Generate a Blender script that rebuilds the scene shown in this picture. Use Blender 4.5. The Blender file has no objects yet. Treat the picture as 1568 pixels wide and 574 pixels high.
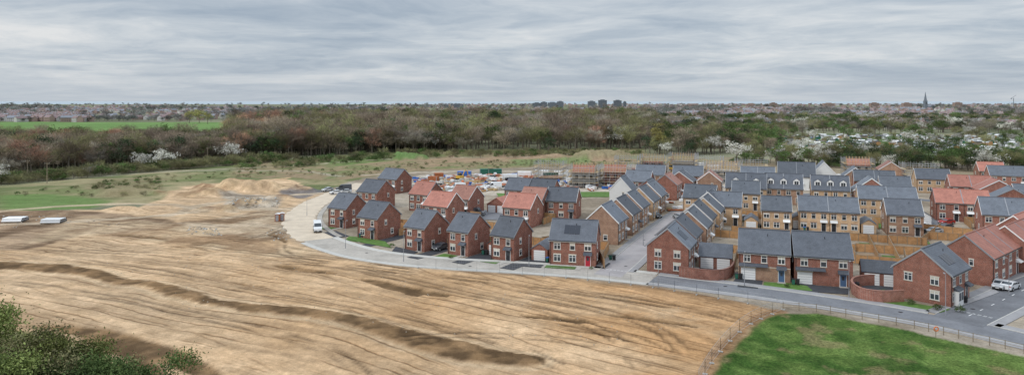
import bpy, math, random
import numpy as np
from mathutils import Vector
random.seed(7); rng=np.random.default_rng(7)
H=33.0; F=1045.0; HY=155.0; CX=784.0
# ---- image pixel coordinates, projected from the camera -> ground metres (X east, Y north), z=0
def P(u,v,z=0.0):
    Y=F*(H-z)/(v-HY); return ((u-CX)/F*Y, Y)
def PP(l): return [P(*p) for p in l]
scene=bpy.context.scene
def link(o): scene.collection.objects.link(o); return o
# ---------------------------------------------------------------- materials
def new_mat(name):
    m=bpy.data.materials.new(name); m.use_nodes=True
    nt=m.node_tree; b=nt.nodes['Principled BSDF']; b.inputs['Roughness'].default_value=0.85
    b.inputs['Specular IOR Level'].default_value=0.25
    return m,nt,b
def N(nt,t,**k):
    n=nt.nodes.new(t)
    for a,v in k.items(): setattr(n,a,v)
    return n
def mixc(nt,fac,a,b,blend='MIX'):
    m=N(nt,'ShaderNodeMix',data_type='RGBA',blend_type=blend)
    for s,v in ((0,fac),(6,a),(7,b)):
        if isinstance(v,(int,float)): m.inputs[s].default_value=v
        elif isinstance(v,tuple): m.inputs[s].default_value=(*v[:3],1)
        else: nt.links.new(v,m.inputs[s])
    return m.outputs[2]
def math_(nt,op,a,b=None,c=None,clamp=False):
    m=N(nt,'ShaderNodeMath',operation=op,use_clamp=clamp)
    for i,v in enumerate((a,b,c)):
        if v is None: continue
        if isinstance(v,(int,float)): m.inputs[i].default_value=v
        else: nt.links.new(v,m.inputs[i])
    return m.outputs[0]
def noise(nt,vec,scale,detail=3,rough=0.55):
    n=N(nt,'ShaderNodeTexNoise'); n.inputs['Scale'].default_value=scale
    n.inputs['Detail'].default_value=detail; n.inputs['Roughness'].default_value=rough
    if vec is not None: nt.links.new(vec,n.inputs['Vector'])
    return n.outputs['Fac']
def ramp(nt,fac,lo,hi,a=0.0,b=1.0):
    m=N(nt,'ShaderNodeMapRange'); m.inputs[1].default_value=lo; m.inputs[2].default_value=hi
    m.inputs[3].default_value=a; m.inputs[4].default_value=b
    nt.links.new(fac,m.inputs[0]); return m.outputs[0]
def noisy(name,col,var=0.25,scale=1.2,rough=0.85,fine=8.0,metal=0,spec=0.25,objrand=0.12,tint=None,world=True):
    m,nt,b=new_mat(name)
    if world: vec=N(nt,'ShaderNodeNewGeometry').outputs['Position']
    else: vec=N(nt,'ShaderNodeTexCoord').outputs['Object']
    n1=noise(nt,vec,scale,4); n2=noise(nt,vec,fine,2)
    lo=tuple(c*(1-var) for c in col); hi=tuple(min(1,c*(1+var)) for c in col)
    if tint: hi=tint
    f=math_(nt,'ADD',math_(nt,'MULTIPLY',n1,0.65),math_(nt,'MULTIPLY',n2,0.35))
    c=mixc(nt,ramp(nt,f,0.3,0.7),lo,hi)
    if objrand>0:
        oi=N(nt,'ShaderNodeObjectInfo')
        v=ramp(nt,oi.outputs['Random'],0,1,1-objrand,1+objrand)
        hs=N(nt,'ShaderNodeHueSaturation'); nt.links.new(c,hs.inputs['Color']); nt.links.new(v,hs.inputs['Value']); c=hs.outputs[0]
    nt.links.new(c,b.inputs['Base Color'])
    b.inputs['Roughness'].default_value=rough; b.inputs['Metallic'].default_value=metal
    b.inputs['Specular IOR Level'].default_value=spec
    return m
def brick_mat(name,col,col2,mort=(0.42,0.36,0.3)):
    m,nt,b=new_mat(name)
    g=N(nt,'ShaderNodeTexCoord').outputs['Object']
    s=N(nt,'ShaderNodeSeparateXYZ'); nt.links.new(g,s.inputs[0])
    cx=N(nt,'ShaderNodeCombineXYZ'); nt.links.new(math_(nt,'ADD',s.outputs[0],s.outputs[1]),cx.inputs[0]); nt.links.new(s.outputs[2],cx.inputs[1])
    br=N(nt,'ShaderNodeTexBrick'); nt.links.new(cx.outputs[0],br.inputs['Vector'])
    br.inputs['Scale'].default_value=1.0; br.inputs['Brick Width'].default_value=0.225; br.inputs['Row Height'].default_value=0.075
    br.inputs['Mortar Size'].default_value=0.006
    br.inputs['Color1'].default_value=(*col,1); br.inputs['Color2'].default_value=(*col2,1); br.inputs['Mortar'].default_value=(*mort,1)
    n=noise(nt,g,0.9,5,0.65)
    c=mixc(nt,1.0,br.outputs['Color'],mixc(nt,ramp(nt,n,0.3,0.7),(0.70,0.68,0.68),(1.18,1.2,1.22)),'MULTIPLY')
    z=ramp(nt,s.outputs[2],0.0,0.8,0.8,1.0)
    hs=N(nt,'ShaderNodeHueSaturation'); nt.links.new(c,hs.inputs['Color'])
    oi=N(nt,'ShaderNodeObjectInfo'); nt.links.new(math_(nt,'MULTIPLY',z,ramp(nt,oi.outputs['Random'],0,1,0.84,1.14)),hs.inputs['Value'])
    nt.links.new(hs.outputs[0],b.inputs['Base Color'])
    return m
def tile_mat(name,col,var=0.3):
    m,nt,b=new_mat(name)
    g=N(nt,'ShaderNodeTexCoord').outputs['Object']
    s=N(nt,'ShaderNodeSeparateXYZ'); nt.links.new(g,s.inputs[0])
    cr=math_(nt,'FRACT',math_(nt,'MULTIPLY',s.outputs[2],5.0))
    line=ramp(nt,cr,0.0,0.25,0.70,1.0)
    n1=noise(nt,g,0.7,4,0.6); n2=noise(nt,g,5.0,2)
    f=math_(nt,'ADD',math_(nt,'MULTIPLY',n1,0.5),math_(nt,'MULTIPLY',n2,0.5))
    c=mixc(nt,ramp(nt,f,0.32,0.68),tuple(x*(1-var) for x in col),tuple(x*(1+var) for x in col))
    hs=N(nt,'ShaderNodeHueSaturation'); nt.links.new(c,hs.inputs['Color'])
    oi=N(nt,'ShaderNodeObjectInfo'); nt.links.new(math_(nt,'MULTIPLY',line,ramp(nt,oi.outputs['Random'],0,1,0.78,1.28)),hs.inputs['Value'])
    nt.links.new(hs.outputs[0],b.inputs['Base Color']); b.inputs['Roughness'].default_value=0.6; b.inputs['Specular IOR Level'].default_value=0.35
    return m
M={}
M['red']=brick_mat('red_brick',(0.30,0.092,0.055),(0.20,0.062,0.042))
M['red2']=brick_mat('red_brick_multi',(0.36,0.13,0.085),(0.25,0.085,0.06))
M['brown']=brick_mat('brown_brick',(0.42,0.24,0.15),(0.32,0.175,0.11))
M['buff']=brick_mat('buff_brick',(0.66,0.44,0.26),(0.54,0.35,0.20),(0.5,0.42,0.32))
M['render']=noisy('white_render',(0.72,0.72,0.70),0.06)
M['slate']=tile_mat('slate_grey_tiles',(0.125,0.14,0.165))
M['slate2']=tile_mat('dark_grey_tiles',(0.095,0.105,0.125))
M['terra']=tile_mat('terracotta_tiles',(0.37,0.155,0.115))
M['terra2']=tile_mat('brown_red_tiles',(0.29,0.14,0.105))
M['white']=noisy('white_upvc',(0.80,0.80,0.79),0.03,rough=0.4)
M['stone']=noisy('cast_stone',(0.62,0.57,0.48),0.1)
M['black']=noisy('black_gutter',(0.03,0.03,0.032),0.1,rough=0.5)
M['leadgrey']=noisy('verge_grey',(0.28,0.29,0.31),0.1)
m,nt,b=new_mat('window_glass'); b.inputs['Base Color'].default_value=(0.035,0.045,0.055,1); b.inputs['Roughness'].default_value=0.08; b.inputs['Specular IOR Level'].default_value=0.8; M['glass']=m
m,nt,b=new_mat('solar_panel'); b.inputs['Base Color'].default_value=(0.02,0.025,0.04,1); b.inputs['Roughness'].default_value=0.15; b.inputs['Specular IOR Level'].default_value=0.6; M['solar']=m
for k,c in dict(door_red=(0.45,0.03,0.05),door_black=(0.03,0.03,0.035),door_blue=(0.08,0.14,0.25),door_green=(0.05,0.12,0.08)).items(): M[k]=noisy(k,c,0.05,rough=0.4)
M['timber']=noisy('fence_timber',(0.45,0.255,0.12),0.3,1.5)
M['timber_old']=noisy('weathered_timber',(0.27,0.22,0.16),0.25,2)
M['asphalt']=noisy('asphalt',(0.175,0.18,0.195),0.25,0.3,fine=2.5)
M['asphalt_dark']=noisy('fresh_asphalt',(0.06,0.062,0.07),0.25,0.8,objrand=0)
M['blockpave']=noisy('block_paving',(0.35,0.325,0.325),0.18,0.3,fine=6)
M['dusty']=noisy('dusty_haul_road',(0.63,0.53,0.41),0.2,0.3,fine=2)
M['dusty_tar']=noisy('dusty_tarmac',(0.43,0.395,0.35),0.28,0.2,fine=1.5)
M['pave']=noisy('pavement_tarmac',(0.29,0.285,0.29),0.15,0.7)
M['kerb']=noisy('kerb_concrete',(0.48,0.465,0.43),0.14,0.8)
M['paint']=noisy('road_paint',(0.75,0.75,0.73),0.1)
M['lawn']=noisy('lawn_grass',(0.095,0.175,0.04),0.35,0.9,fine=5)
M['gsoil']=noisy('garden_soil',(0.30,0.215,0.14),0.3,0.8,fine=4)
M['slab']=noisy('paving_slabs',(0.46,0.43,0.39),0.15,1.0)
M['galv']=noisy('galvanised_steel',(0.42,0.43,0.44),0.1,rough=0.5,metal=0.3)
M['rubber']=noisy('tyre_rubber',(0.025,0.025,0.025),0.1)
M['plank']=noisy('scaffold_board',(0.5,0.37,0.2),0.2)
M['batten']=noisy('roof_batten',(0.52,0.30,0.17),0.25)
M['felt']=noisy('roof_membrane',(0.30,0.31,0.33),0.2)
M['yellow']=noisy('plant_yellow',(0.6,0.36,0.06),0.1,rough=0.45)
M['orange']=noisy('orange_plastic',(0.7,0.2,0.06),0.1,rough=0.5)
M['blue']=noisy('blue_paint',(0.04,0.13,0.42),0.1,rough=0.5)
M['cgreen']=noisy('container_green',(0.03,0.13,0.09),0.12,rough=0.5)
M['rust']=noisy('skip_rust',(0.35,0.12,0.05),0.25)
M['pallet_brick']=noisy('stacked_brick',(0.45,0.19,0.12),0.2,1.5)
M['grey_block']=noisy('grey_block',(0.42,0.42,0.40),0.15)
M['rubble']=noisy('rubble_stone',(0.34,0.29,0.23),0.25)
M['polythene']=noisy('white_polythene',(0.74,0.75,0.76),0.08,rough=0.35)
M['vanwhite']=noisy('vehicle_white',(0.78,0.79,0.8),0.02,rough=0.25,spec=0.5)
M['vangrey']=noisy('vehicle_grey',(0.09,0.10,0.115),0.03,rough=0.25,spec=0.5)
M['carsilver']=noisy('vehicle_silver',(0.42,0.44,0.46),0.03,rough=0.25,spec=0.6)
M['carblue']=noisy('vehicle_blue',(0.03,0.07,0.17),0.03,rough=0.25,spec=0.6)
M['carred']=noisy('vehicle_red',(0.4,0.03,0.03),0.03,rough=0.25,spec=0.6)
M['lamp_r']=noisy('tail_lamp',(0.5,0.02,0.02),0.02,rough=0.3)
M['twall']=noisy('town_wall',(0.33,0.24,0.205),0.25,0.02)  # town walls and roofs greyed in base colour to stand in for haze
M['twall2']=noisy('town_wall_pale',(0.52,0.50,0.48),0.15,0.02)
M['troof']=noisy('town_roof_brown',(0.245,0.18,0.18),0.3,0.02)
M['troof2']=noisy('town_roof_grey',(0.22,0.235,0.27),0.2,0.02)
M['farstone']=noisy('hazed_stone',(0.17,0.19,0.22),0.15,0.02)  # blue-grey tone paints distance haze onto skyline stone
# ---------------------------------------------------------------- mesh builder
class MB:
    def __init__(s): s.v=[];s.f=[];s.m=[];s.mats=[]
    def mi(s,mat):
        if mat not in s.mats: s.mats.append(mat)
        return s.mats.index(mat)
    def face(s,pts,mat):
        i=len(s.v); s.v+= [tuple(p) for p in pts]; s.f.append(tuple(range(i,i+len(pts)))); s.m.append(s.mi(mat))
    def hexa(s,p,mat):
        i=len(s.v); s.v+=[tuple(q) for q in p]; k=s.mi(mat)
        for q in ((0,3,2,1),(4,5,6,7),(0,1,5,4),(1,2,6,5),(2,3,7,6),(3,0,4,7)):
            s.f.append(tuple(i+a for a in q)); s.m.append(k)
    def box(s,x0,x1,y0,y1,z0,z1,mat,T=None):
        p=[(x0,y0,z0),(x1,y0,z0),(x1,y1,z0),(x0,y1,z0),(x0,y0,z1),(x1,y0,z1),(x1,y1,z1),(x0,y1,z1)]
        if T: p=[T(*q) for q in p]
        s.hexa(p,mat)
    def extr(s,prof,y0,y1,mat,T=None):
        n=len(prof); a=[(x,y0,z) for x,z in prof]; b_=[(x,y1,z) for x,z in prof]
        if T: a=[T(*q) for q in a]; b_=[T(*q) for q in b_]
        i=len(s.v); s.v+=a+b_; k=s.mi(mat)
        s.f.append(tuple(range(i,i+n))); s.m.append(k)
        s.f.append(tuple(range(i+2*n-1,i+n-1,-1))); s.m.append(k)
        for j in range(n):
            j2=(j+1)%n; s.f.append((i+j,i+n+j,i+n+j2,i+j2)); s.m.append(k)
    def tube(s,p0,p1,r0,r1,mat,n=6):
        p0=Vector(p0);p1=Vector(p1); d=(p1-p0)
        if d.length<1e-6: return
        d.normalize(); a=d.orthogonal().normalized(); b_=d.cross(a); i=len(s.v); k=s.mi(mat)
        for p,r in ((p0,r0),(p1,r1)):
            for j in range(n):
                t=2*math.pi*j/n; s.v.append(tuple(p+a*math.cos(t)*r+b_*math.sin(t)*r))
        for j in range(n):
            j2=(j+1)%n; s.f.append((i+j,i+j2,i+n+j2,i+n+j)); s.m.append(k)
        s.f.append(tuple(i+j for j in range(n-1,-1,-1))); s.m.append(k)
        s.f.append(tuple(i+n+j for j in range(n))); s.m.append(k)
    def build(s,name,parent=None,loc=(0,0,0),rz=0,smooth=False):
        me=bpy.data.meshes.new(name); me.from_pydata(s.v,[],s.f)
        for k in s.mats: me.materials.append(M[k] if isinstance(k,str) else k)
        me.polygons.foreach_set('material_index',s.m)
        if smooth: me.polygons.foreach_set('use_smooth',[True]*len(s.f))
        me.update(); o=link(bpy.data.objects.new(name,me))
        o.location=loc; o.rotation_euler=(0,0,rz)
        if parent: o.parent=parent
        return o
def empty(name,loc,rz=0):
    e=link(bpy.data.objects.new(name,None)); e.location=loc; e.rotation_euler=(0,0,rz); e.empty_display_size=0.5; return e
# ---------------------------------------------------------------- polylines
def catmull(pts,step=1.5):
    pts=[np.array(p,float) for p in pts]; pts=[2*pts[0]-pts[1]]+pts+[2*pts[-1]-pts[-2]]; out=[]
    for i in range(1,len(pts)-2):
        p0,p1,p2,p3=pts[i-1:i+3]; n=max(2,int(np.linalg.norm(p2-p1)/step))
        for j in range(n):
            t=j/n; out.append(0.5*((2*p1)+(-p0+p2)*t+(2*p0-5*p1+4*p2-p3)*t*t+(-p0+3*p1-3*p2+p3)*t**3))
    out.append(pts[-2]); return np.array(out)
def normals(c):
    d=np.gradient(c,axis=0); d/=np.linalg.norm(d,axis=1)[:,None]; return np.stack([-d[:,1],d[:,0]],1)
def dist_poly(x,y,c):
    best=np.full(x.shape,1e9)
    for i in range(len(c)-1):
        a=c[i];b_=c[i+1];d=b_-a;L=d@d+1e-9
        t=np.clip(((x-a[0])*d[0]+(y-a[1])*d[1])/L,0,1)
        best=np.minimum(best,(x-a[0]-t*d[0])**2+(y-a[1]-t*d[1])**2)
    return np.sqrt(best)
def inpoly(x,y,poly):
    r=np.zeros(x.shape,bool); n=len(poly)
    for i in range(n):
        x1,y1=poly[i];x2,y2=poly[(i+1)%n]
        if y1==y2: continue
        c=((y1>y)!=(y2>y))&(x<(x2-x1)*(y-y1)/(y2-y1)+x1); r^=c
    return r
def sdf(x,y,poly):
    c=[np.array(p) for p in poly]+[np.array(poly[0])]
    d=dist_poly(x,y,c); return np.where(inpoly(x,y,poly),-d,d)
def vn(x,y,seed=0):
    xi=np.floor(x).astype(np.int64);yi=np.floor(y).astype(np.int64);fx=x-xi;fy=y-yi
    def h(a,b_):
        n=(a*374761393+b_*668265263+seed*974634777)&0xffffffff; n=((n^(n>>13))*1274126177)&0xffffffff; n=n^(n>>16)
        return (n&0xffff)/65535.0
    sx=fx*fx*(3-2*fx);sy=fy*fy*(3-2*fy)
    return (h(xi,yi)*(1-sx)+h(xi+1,yi)*sx)*(1-sy)+(h(xi,yi+1)*(1-sx)+h(xi+1,yi+1)*sx)*sy
def fbm(x,y,seed=0,o=4):
    s=0;a=0.5;t=0
    for i in range(o): s=s+a*vn(x*2**i,y*2**i,seed+i*17); t+=a; a*=0.5
    return s/t
# ---------------------------------------------------------------- roads
road_main=catmull([P(*p) for p in [(1900,588),(1700,552),(1568,520),(1450,494),(1300,468),(1150,446),(1000,427)]])
road_dust=catmull([P(*p) for p in [(1000,427),(900,417),(780,409),(690,404),(610,397),(540,385),(480,363),(458,338),(472,318),(500,303),(530,291),(560,281)]])
road_side=catmull([P(*p) for p in [(930,422),(962,396),(995,366),(1028,340),(1060,318),(1085,303)]])
road_right=catmull([(P(1465,492)),P(1530,462),P(1600,430),P(1680,405)])
road_back=catmull([P(1085,303),P(1130,300),P(1300,298),P(1450,310),P(1600,330)])
def ribbon(name,c,l,r,z,mat,jit=0):
    n=normals(c); mb=MB(); jl=[l+random.uniform(-jit,jit) for _ in c]; jr=[r+random.uniform(-jit,jit) for _ in c]
    for i in range(len(c)-1):
        a=c[i]+n[i]*jl[i];b_=c[i]-n[i]*jr[i];d=c[i+1]-n[i+1]*jr[i+1];e=c[i+1]+n[i+1]*jl[i+1]
        mb.face([(*b_,z),(*d,z),(*e,z),(*a,z)],mat)
    return mb.build(name)
def pavement(name,c,side,o0,wd,excl,mat='pave'):
    n=normals(c)*side; mb=MB()
    for i in range(len(c)-1):
        mid=(c[i]+c[i+1])/2+n[i]*(o0+wd/2)
        if any(dist_poly(np.array([mid[0]]),np.array([mid[1]]),e)[0]<w for e,w in excl): continue
        q=lambda k,o,z:(*(c[k]+n[k]*o),z)
        for (oa,ob,m_,zz) in ((o0,o0+0.15,'kerb',0.13),(o0+0.15,o0+wd,mat,0.125)):
            mb.hexa([q(i,oa,0),q(i+1,oa,0),q(i+1,ob,0),q(i,ob,0),q(i,oa,zz),q(i+1,oa,zz),q(i+1,ob,zz),q(i,ob,zz)],m_)
    return mb.build(name)
ribbon('estate_road',road_main,3.0,3.0,0.03,'asphalt')
nd=len(road_dust); kd_=int(nd*0.42)
ribbon('haul_road',road_dust[:kd_+1],3.4,3.4,0.025,'dusty_tar')
ribbon('haul_road',road_dust[kd_:],4.4,4.3,0.028,'dusty',0.45)
ribbon('side_road',road_side,2.7,2.7,0.045,'blockpave')
ribbon('close_road',road_right,3.4,3.4,0.05,'asphalt')
ribbon('back_road',road_back,2.6,2.6,0.055,'asphalt')
EX=[(road_side,3.2),(road_right,3.9)]
pavement('pavement',road_main,-1,3.0,1.9,EX); pavement('pavement',road_main,1,3.0,1.6,[])
pavement('pavement',road_dust[:kd_+1],-1,3.4,1.6,EX[:1],'kerb')
pavement('pavement',road_dust[kd_:],-1,4.9,1.3,[],'dusty_tar')
pavement('pavement',road_dust[:kd_],1,3.4,1.4,[],'kerb')
pavement('pavement',road_side,1,2.7,1.5,[(road_main,3.6),(road_dust,3.9),(road_back,3)]); pavement('pavement',road_side,-1,2.7,1.5,[(road_main,3.6),(road_dust,3.9),(road_back,3)])
pavement('pavement',road_right,1,3.4,1.6,[(road_main,3.4)]); pavement('pavement',road_right,-1,3.4,1.6,[(road_main,3.4)])
mb=MB(); n=normals(road_right)
for i in range(3,len(road_right)-1,3):
    a,b_=road_right[i],road_right[i]+(road_right[i+1]-road_right[i])*0.8; w=n[i]*0.06
    mb.face([(*(a-w),0.056),(*(b_-w),0.056),(*(b_+w),0.056),(*(a+w),0.056)],'paint')
for rd,i0 in ((road_right,4),(road_side,3)):
    a=rd[i0];nn=normals(rd)[i0];t=np.array([nn[1],-nn[0]])
    for s in np.arange(-2.6,2.6,0.75):
        for o in (0,0.35):
            p=a+nn*s+t*o; q=p+nn*0.5; r_=t*0.1
            mb.face([(*p,0.06),(*(p+r_),0.06),(*(q+r_),0.06),(*q,0.06)],'paint')
mb.build('road_marking')
mb=MB()
for rd,zz in ((road_main,.036),(road_dust[:kd_],.034),(road_side,.05),(road_right,.062)):
    nn=normals(rd)
    for i in range(6,len(rd)-4,17):
        c=rd[i]+nn[i]*random.choice([-1.2,1.0]); mb.face([(c[0]+.36*math.cos(k*.785),c[1]+.36*math.sin(k*.785),zz) for k in range(8)],'black')
mb.build('manhole_covers')
# ---------------------------------------------------------------- ground
def axis(segs):
    out=[]
    for a,b_,s in segs:
        n=max(1,int(round((b_-a)/s))); out+=list(np.linspace(a,b_,n,endpoint=False))
    return out
def grow(a,b_,s0,k):
    out=[];x=a;s=s0
    while x<b_: out.append(x); x+=s; s*=k
    return out
xp=axis([(0,110,0.5)])+grow(110,9500,1.0,1.055)+[9500]
xs=np.array([-v for v in xp[:0:-1]]+xp)
ys=np.array([-300,-100,0,30,50]+axis([(60,165,0.45),(165,300,1.1)])+grow(300,7000,2.0,1.03)+[7000])
gx,gy=np.meshgrid(xs,ys); X=gx.ravel();Y=gy.ravel()
wj=(np.clip(Y/250,0.4,12))
jx=X+(fbm(X/6,Y/6,3)-0.5)*5*wj; jy=Y+(fbm(X/6,Y/6,9)-0.5)*5*wj
def sm(a,lo,hi):
    t=np.clip((a-lo)/(hi-lo),0,1); return t*t*(3-2*t)
C=np.zeros((len(X),3)); C[:]=(0.15,0.155,0.075)
def zone(poly,col,soft=1.0,amt=1.0,jit=True,colfn=None):
    pw=[P(*p) for p in poly]; px=np.array([p[0] for p in pw]);py=np.array([p[1] for p in pw])
    w=np.zeros(len(X)); a=jx if jit else X; b_=jy if jit else Y
    bb=(X>px.min()-20)&(X<px.max()+20)&(Y>py.min()-20)&(Y<py.max()+20)
    w[bb]=1-sm(sdf(a[bb],b_[bb],pw),-soft,soft); w*=amt
    cc=np.array(col)[None,:] if colfn is None else colfn
    C[:]=C*(1-w[:,None])+cc*w[:,None]; return w
f1=fbm(X/25,Y/25,21);f2=fbm(X/7,Y/7,22);f3=fbm(X/60,Y/60,23);f4=fbm(X/2.2,Y/2.2,24,3)
def mixn(a,b_,f): return np.array(a)[None,:]*(1-f[:,None])+np.array(b_)[None,:]*f[:,None]
ff=sm(f1*0.55+f2*0.45,0.40,0.60)
C[:]=mixn((0.15,0.16,0.10),(0.26,0.26,0.17),sm(fbm(X/200,Y/200,5),0.35,0.65))
zone([(-900,262),(0,285),(250,262),(450,243),(620,231),(985,226),(1010,262),(620,270),(520,290),(450,300),(0,322),(-900,340)],0,2,1,colfn=mixn((0.15,0.175,0.075),(0.34,0.295,0.17),ff))
zone([(0,296),(120,285),(350,262),(460,250),(470,262),(300,275),(150,296),(0,306)],0,3,0.6,colfn=mixn((0.17,0.22,0.075),(0.30,0.26,0.15),f2))
zone([(380,250),(620,236),(985,232),(1010,262),(640,262),(500,278),(350,270)],0,3,0.85,colfn=mixn((0.33,0.24,0.155),(0.18,0.20,0.085),sm(f2*.6+f1*.4,0.42,0.6)))
zone([(640,240),(950,236),(975,246),(660,254)],0,3,0.7,colfn=mixn((0.38,0.26,0.17),(0.23,0.20,0.11),ff))
zone([(480,244),(640,234),(660,240),(520,254)],(0.15,0.24,0.075),3,0.75)
zone([(780,244),(900,241),(905,250),(790,252)],(0.15,0.24,0.08),3,0.7)
zone([(-600,186),(130,187),(352,187),(360,200),(355,226),(-600,236)],0,6,1,colfn=mixn((0.13,0.23,0.07),(0.18,0.29,0.095),f3))
zone([(470,300),(560,272),(640,262),(1000,250),(1500,250),(1800,300),(1900,600),(1568,545),(1190,478),(1000,432),(640,405),(520,385),(450,350)],0,1,1,colfn=mixn((0.28,0.23,0.175),(0.42,0.36,0.29),ff))
zone([(620,290),(640,268),(1120,262),(1130,292),(900,296),(700,300)],0,2,1,colfn=mixn((0.42,0.36,0.30),(0.62,0.55,0.46),f2))
zone([(1380,268),(1900,262),(1900,290),(1540,285),(1400,282)],(0.14,0.25,0.07),2,1)
zone([(1100,240),(1600,262),(1600,280),(1100,262)],(0.30,0.24,0.16),2,0.8)
soil_poly=[(-1500,322),(0,322),(200,322),(260,300),(280,285),(440,272),(500,300),(470,316),(446,340),(470,370),(534,392),(610,403),(690,411),(780,416),(900,425),(1000,436),(1100,454),(1196,476),(1150,500),(1105,540),(1062,620),(1000,1500),(-1500,1500)]
soilcol=mixn((0.50,0.315,0.17),(0.655,0.455,0.28),sm(f3*0.5+f1*0.5,0.38,0.62))
lm=sm(-X,20,100)[:,None]; soilcol=soilcol*(1-lm*0.3)+np.array((0.57,0.435,0.30))*lm*0.3
rm=(sm(X,-5,25)*sm(fbm(X/12,Y/6,44),0.4,0.62))[:,None]; soilcol=soilcol*(1-rm*0.65)+np.array((0.56,0.315,0.145))*rm*0.65
wsoil=zone(soil_poly,0,0.6,1,colfn=soilcol)
zone([(-900,322),(0,322),(100,322),(215,330),(300,346),(240,352),(120,360),(40,382),(-900,420)],0,1.2,0.92,colfn=mixn((0.17,0.11,0.07),(0.42,0.30,0.20),sm(f2,0.34,0.68)))
zone([(250,345),(330,333),(430,318),(450,330),(440,365),(380,372),(300,360)],0,1.5,0.78,colfn=mixn((0.22,0.145,0.09),(0.54,0.43,0.31),sm(f2,0.36,0.62)))
zone([(120,330),(300,346),(420,372),(560,396),(430,395),(250,372),(120,362),(40,375)],0,2,0.6,colfn=mixn((0.30,0.19,0.11),(0.58,0.44,0.29),sm(f2*.5+f1*.5,0.40,0.58)))
zone([(0,300),(60,296),(170,306),(140,320),(60,322),(0,320)],(0.14,0.225,0.07),2,0.9)
zone([(120,285),(160,272),(250,272),(250,296),(170,305)],0,2,0.9,colfn=mixn((0.17,0.175,0.085),(0.33,0.26,0.16),f2))
zone([(430,292),(470,286),(500,292),(470,303),(440,303)],(0.16,0.16,0.175),1,0.85)
zone([(340,296),(430,300),(425,322),(350,318)],0,1.5,0.8,colfn=mixn((0.25,0.225,0.195),(0.50,0.45,0.38),sm(f2,0.4,0.6)))
for tl,wd_,cl in (([(0,345),(120,338),(260,328),(330,322),(430,320),(470,318)],2.6,(0.60,0.48,0.35)),([(-60,330),(60,318),(200,312),(300,318),(360,325)],1.6,(0.58,0.46,0.33)),([(0,277),(150,270),(280,262),(450,262),(520,270)],1.8,(0.40,0.36,0.27)),([(300,345),(400,345),(450,352)],2.5,(0.6,0.48,0.35)),([(560,268),(700,262),(850,262),(980,255)],2.0,(0.5,0.42,0.33)),([(250,262),(420,255),(600,244),(800,240),(980,238)],1.4,(0.44,0.38,0.28)),([(260,330),(330,310),(420,300),(490,296)],2.2,(0.55,0.44,0.32))):
    c=catmull([P(*p) for p in tl],4); w=(1-sm(dist_poly(jx,jy,c),wd_*0.6,wd_*1.4))*0.8
    C[:]=C*(1-w[:,None])+np.array(cl)*w[:,None]
band=catmull([P(*p) for p in [(-300,404),(-60,404),(40,408),(110,415),(200,432),(290,455),(380,471),(470,480),(545,492),(610,513),(690,535),(770,548),(812,552)]],2)
t=np.linspace(0,1,len(band)); bw=np.interp(t,[0,0.35,0.5,0.8,0.93,1],[2.7,2.7,1.7,1.8,3.0,1.7])
near=(X>-260)&(X<60)&(Y<170)&(Y>55)
D=np.full(len(X),1e3)
idx=np.where(near)[0]
dmin=np.full(len(idx),1e9)
for i in range(len(band)):
    d=np.hypot(jx[idx]-band[i,0],jy[idx]-band[i,1])-bw[i]; dmin=np.minimum(dmin,d)
D[idx]=dmin
wb=1-sm(D,-0.35,0.35)
wl=(1-sm(np.abs(D-0.9),0.2,0.9))
C[:]=C*(1-wl[:,None]*0.5)+np.array((0.70,0.53,0.35))*wl[:,None]*0.5
bc=mixn((0.10,0.06,0.03),(0.30,0.185,0.095),sm(f4*0.6+f2*0.4,0.36,0.68))
C[:]=C*(1-wb[:,None]*0.96)+bc*wb[:,None]*0.96
hz=wb*0.3*(0.1+1.3*f4)
wpatch=np.zeros(len(X))
for pl,w_ in (([(418,405),(450,410),(515,419)],1.4),([(548,426),(590,434),(620,441),(690,453)],1.6),([(345,430),(380,435),(412,438)],0.5),([(793,480),(850,486),(915,494)],0.9),([(932,480),(1000,489),(1072,500)],0.85),([(620,446),(645,452)],1.0),([(292,352),(318,352)],1.5),([(240,377),(300,380),(330,385)],0.5),([(60,497),(160,512),(260,545),(345,590)],2.0),([(120,512),(200,540),(250,580)],1.4),([(150,352),(210,362),(260,366)],1.0),([(385,352),(420,362),(440,372)],.9)):
    c=catmull([P(*p) for p in pl],0.7); tt=np.linspace(0,1,len(c)); d=np.full(len(idx),1e9)
    for i in range(len(c)): d=np.minimum(d,np.hypot(jx[idx]*0.6+X[idx]*0.4-c[i,0],jy[idx]*0.6+Y[idx]*0.4-c[i,1])-w_*(math.sin(math.pi*min(1,max(0.0,tt[i])))**0.5))
    w=np.zeros(len(X)); w[idx]=1-sm(d,-0.22,0.25); wpatch=np.maximum(wpatch,w)
C[:]=C*(1-wpatch[:,None]*0.94)+bc*wpatch[:,None]*0.94
edge=catmull([P(*p) for p in [(475,374),(520,392),(610,406),(690,413),(780,419),(900,428),(1000,440),(1100,458),(1190,477)]],2)
w=(1-sm(dist_poly(jx,jy,edge),0.6,1.9))*sm(f2,0.25,0.55)*0.8*wsoil; C[:]=C*(1-w[:,None])+np.array((0.28,0.17,0.09))*w[:,None]
edge2=catmull([P(*p) for p in [(1192,476),(1150,500),(1105,540),(1062,600)]],2)
w=(1-sm(np.abs(dist_poly(jx,jy,edge2)-0.7),0.3,1.1))*0.75; C[:]=C*(1-w[:,None])+np.array((0.30,0.17,0.085))*w[:,None]
grass_poly=[(1198,479),(1250,480),(1400,507),(1568,546),(1750,590),(1900,1500),(1010,1500),(1072,600),(1110,540),(1155,500)]
wg=zone(grass_poly,0,0.35,1,colfn=mixn((0.05,0.11,0.022),(0.14,0.22,0.06),sm(f4*0.45+f2*0.35+f1*0.2,0.36,0.62)))
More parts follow.
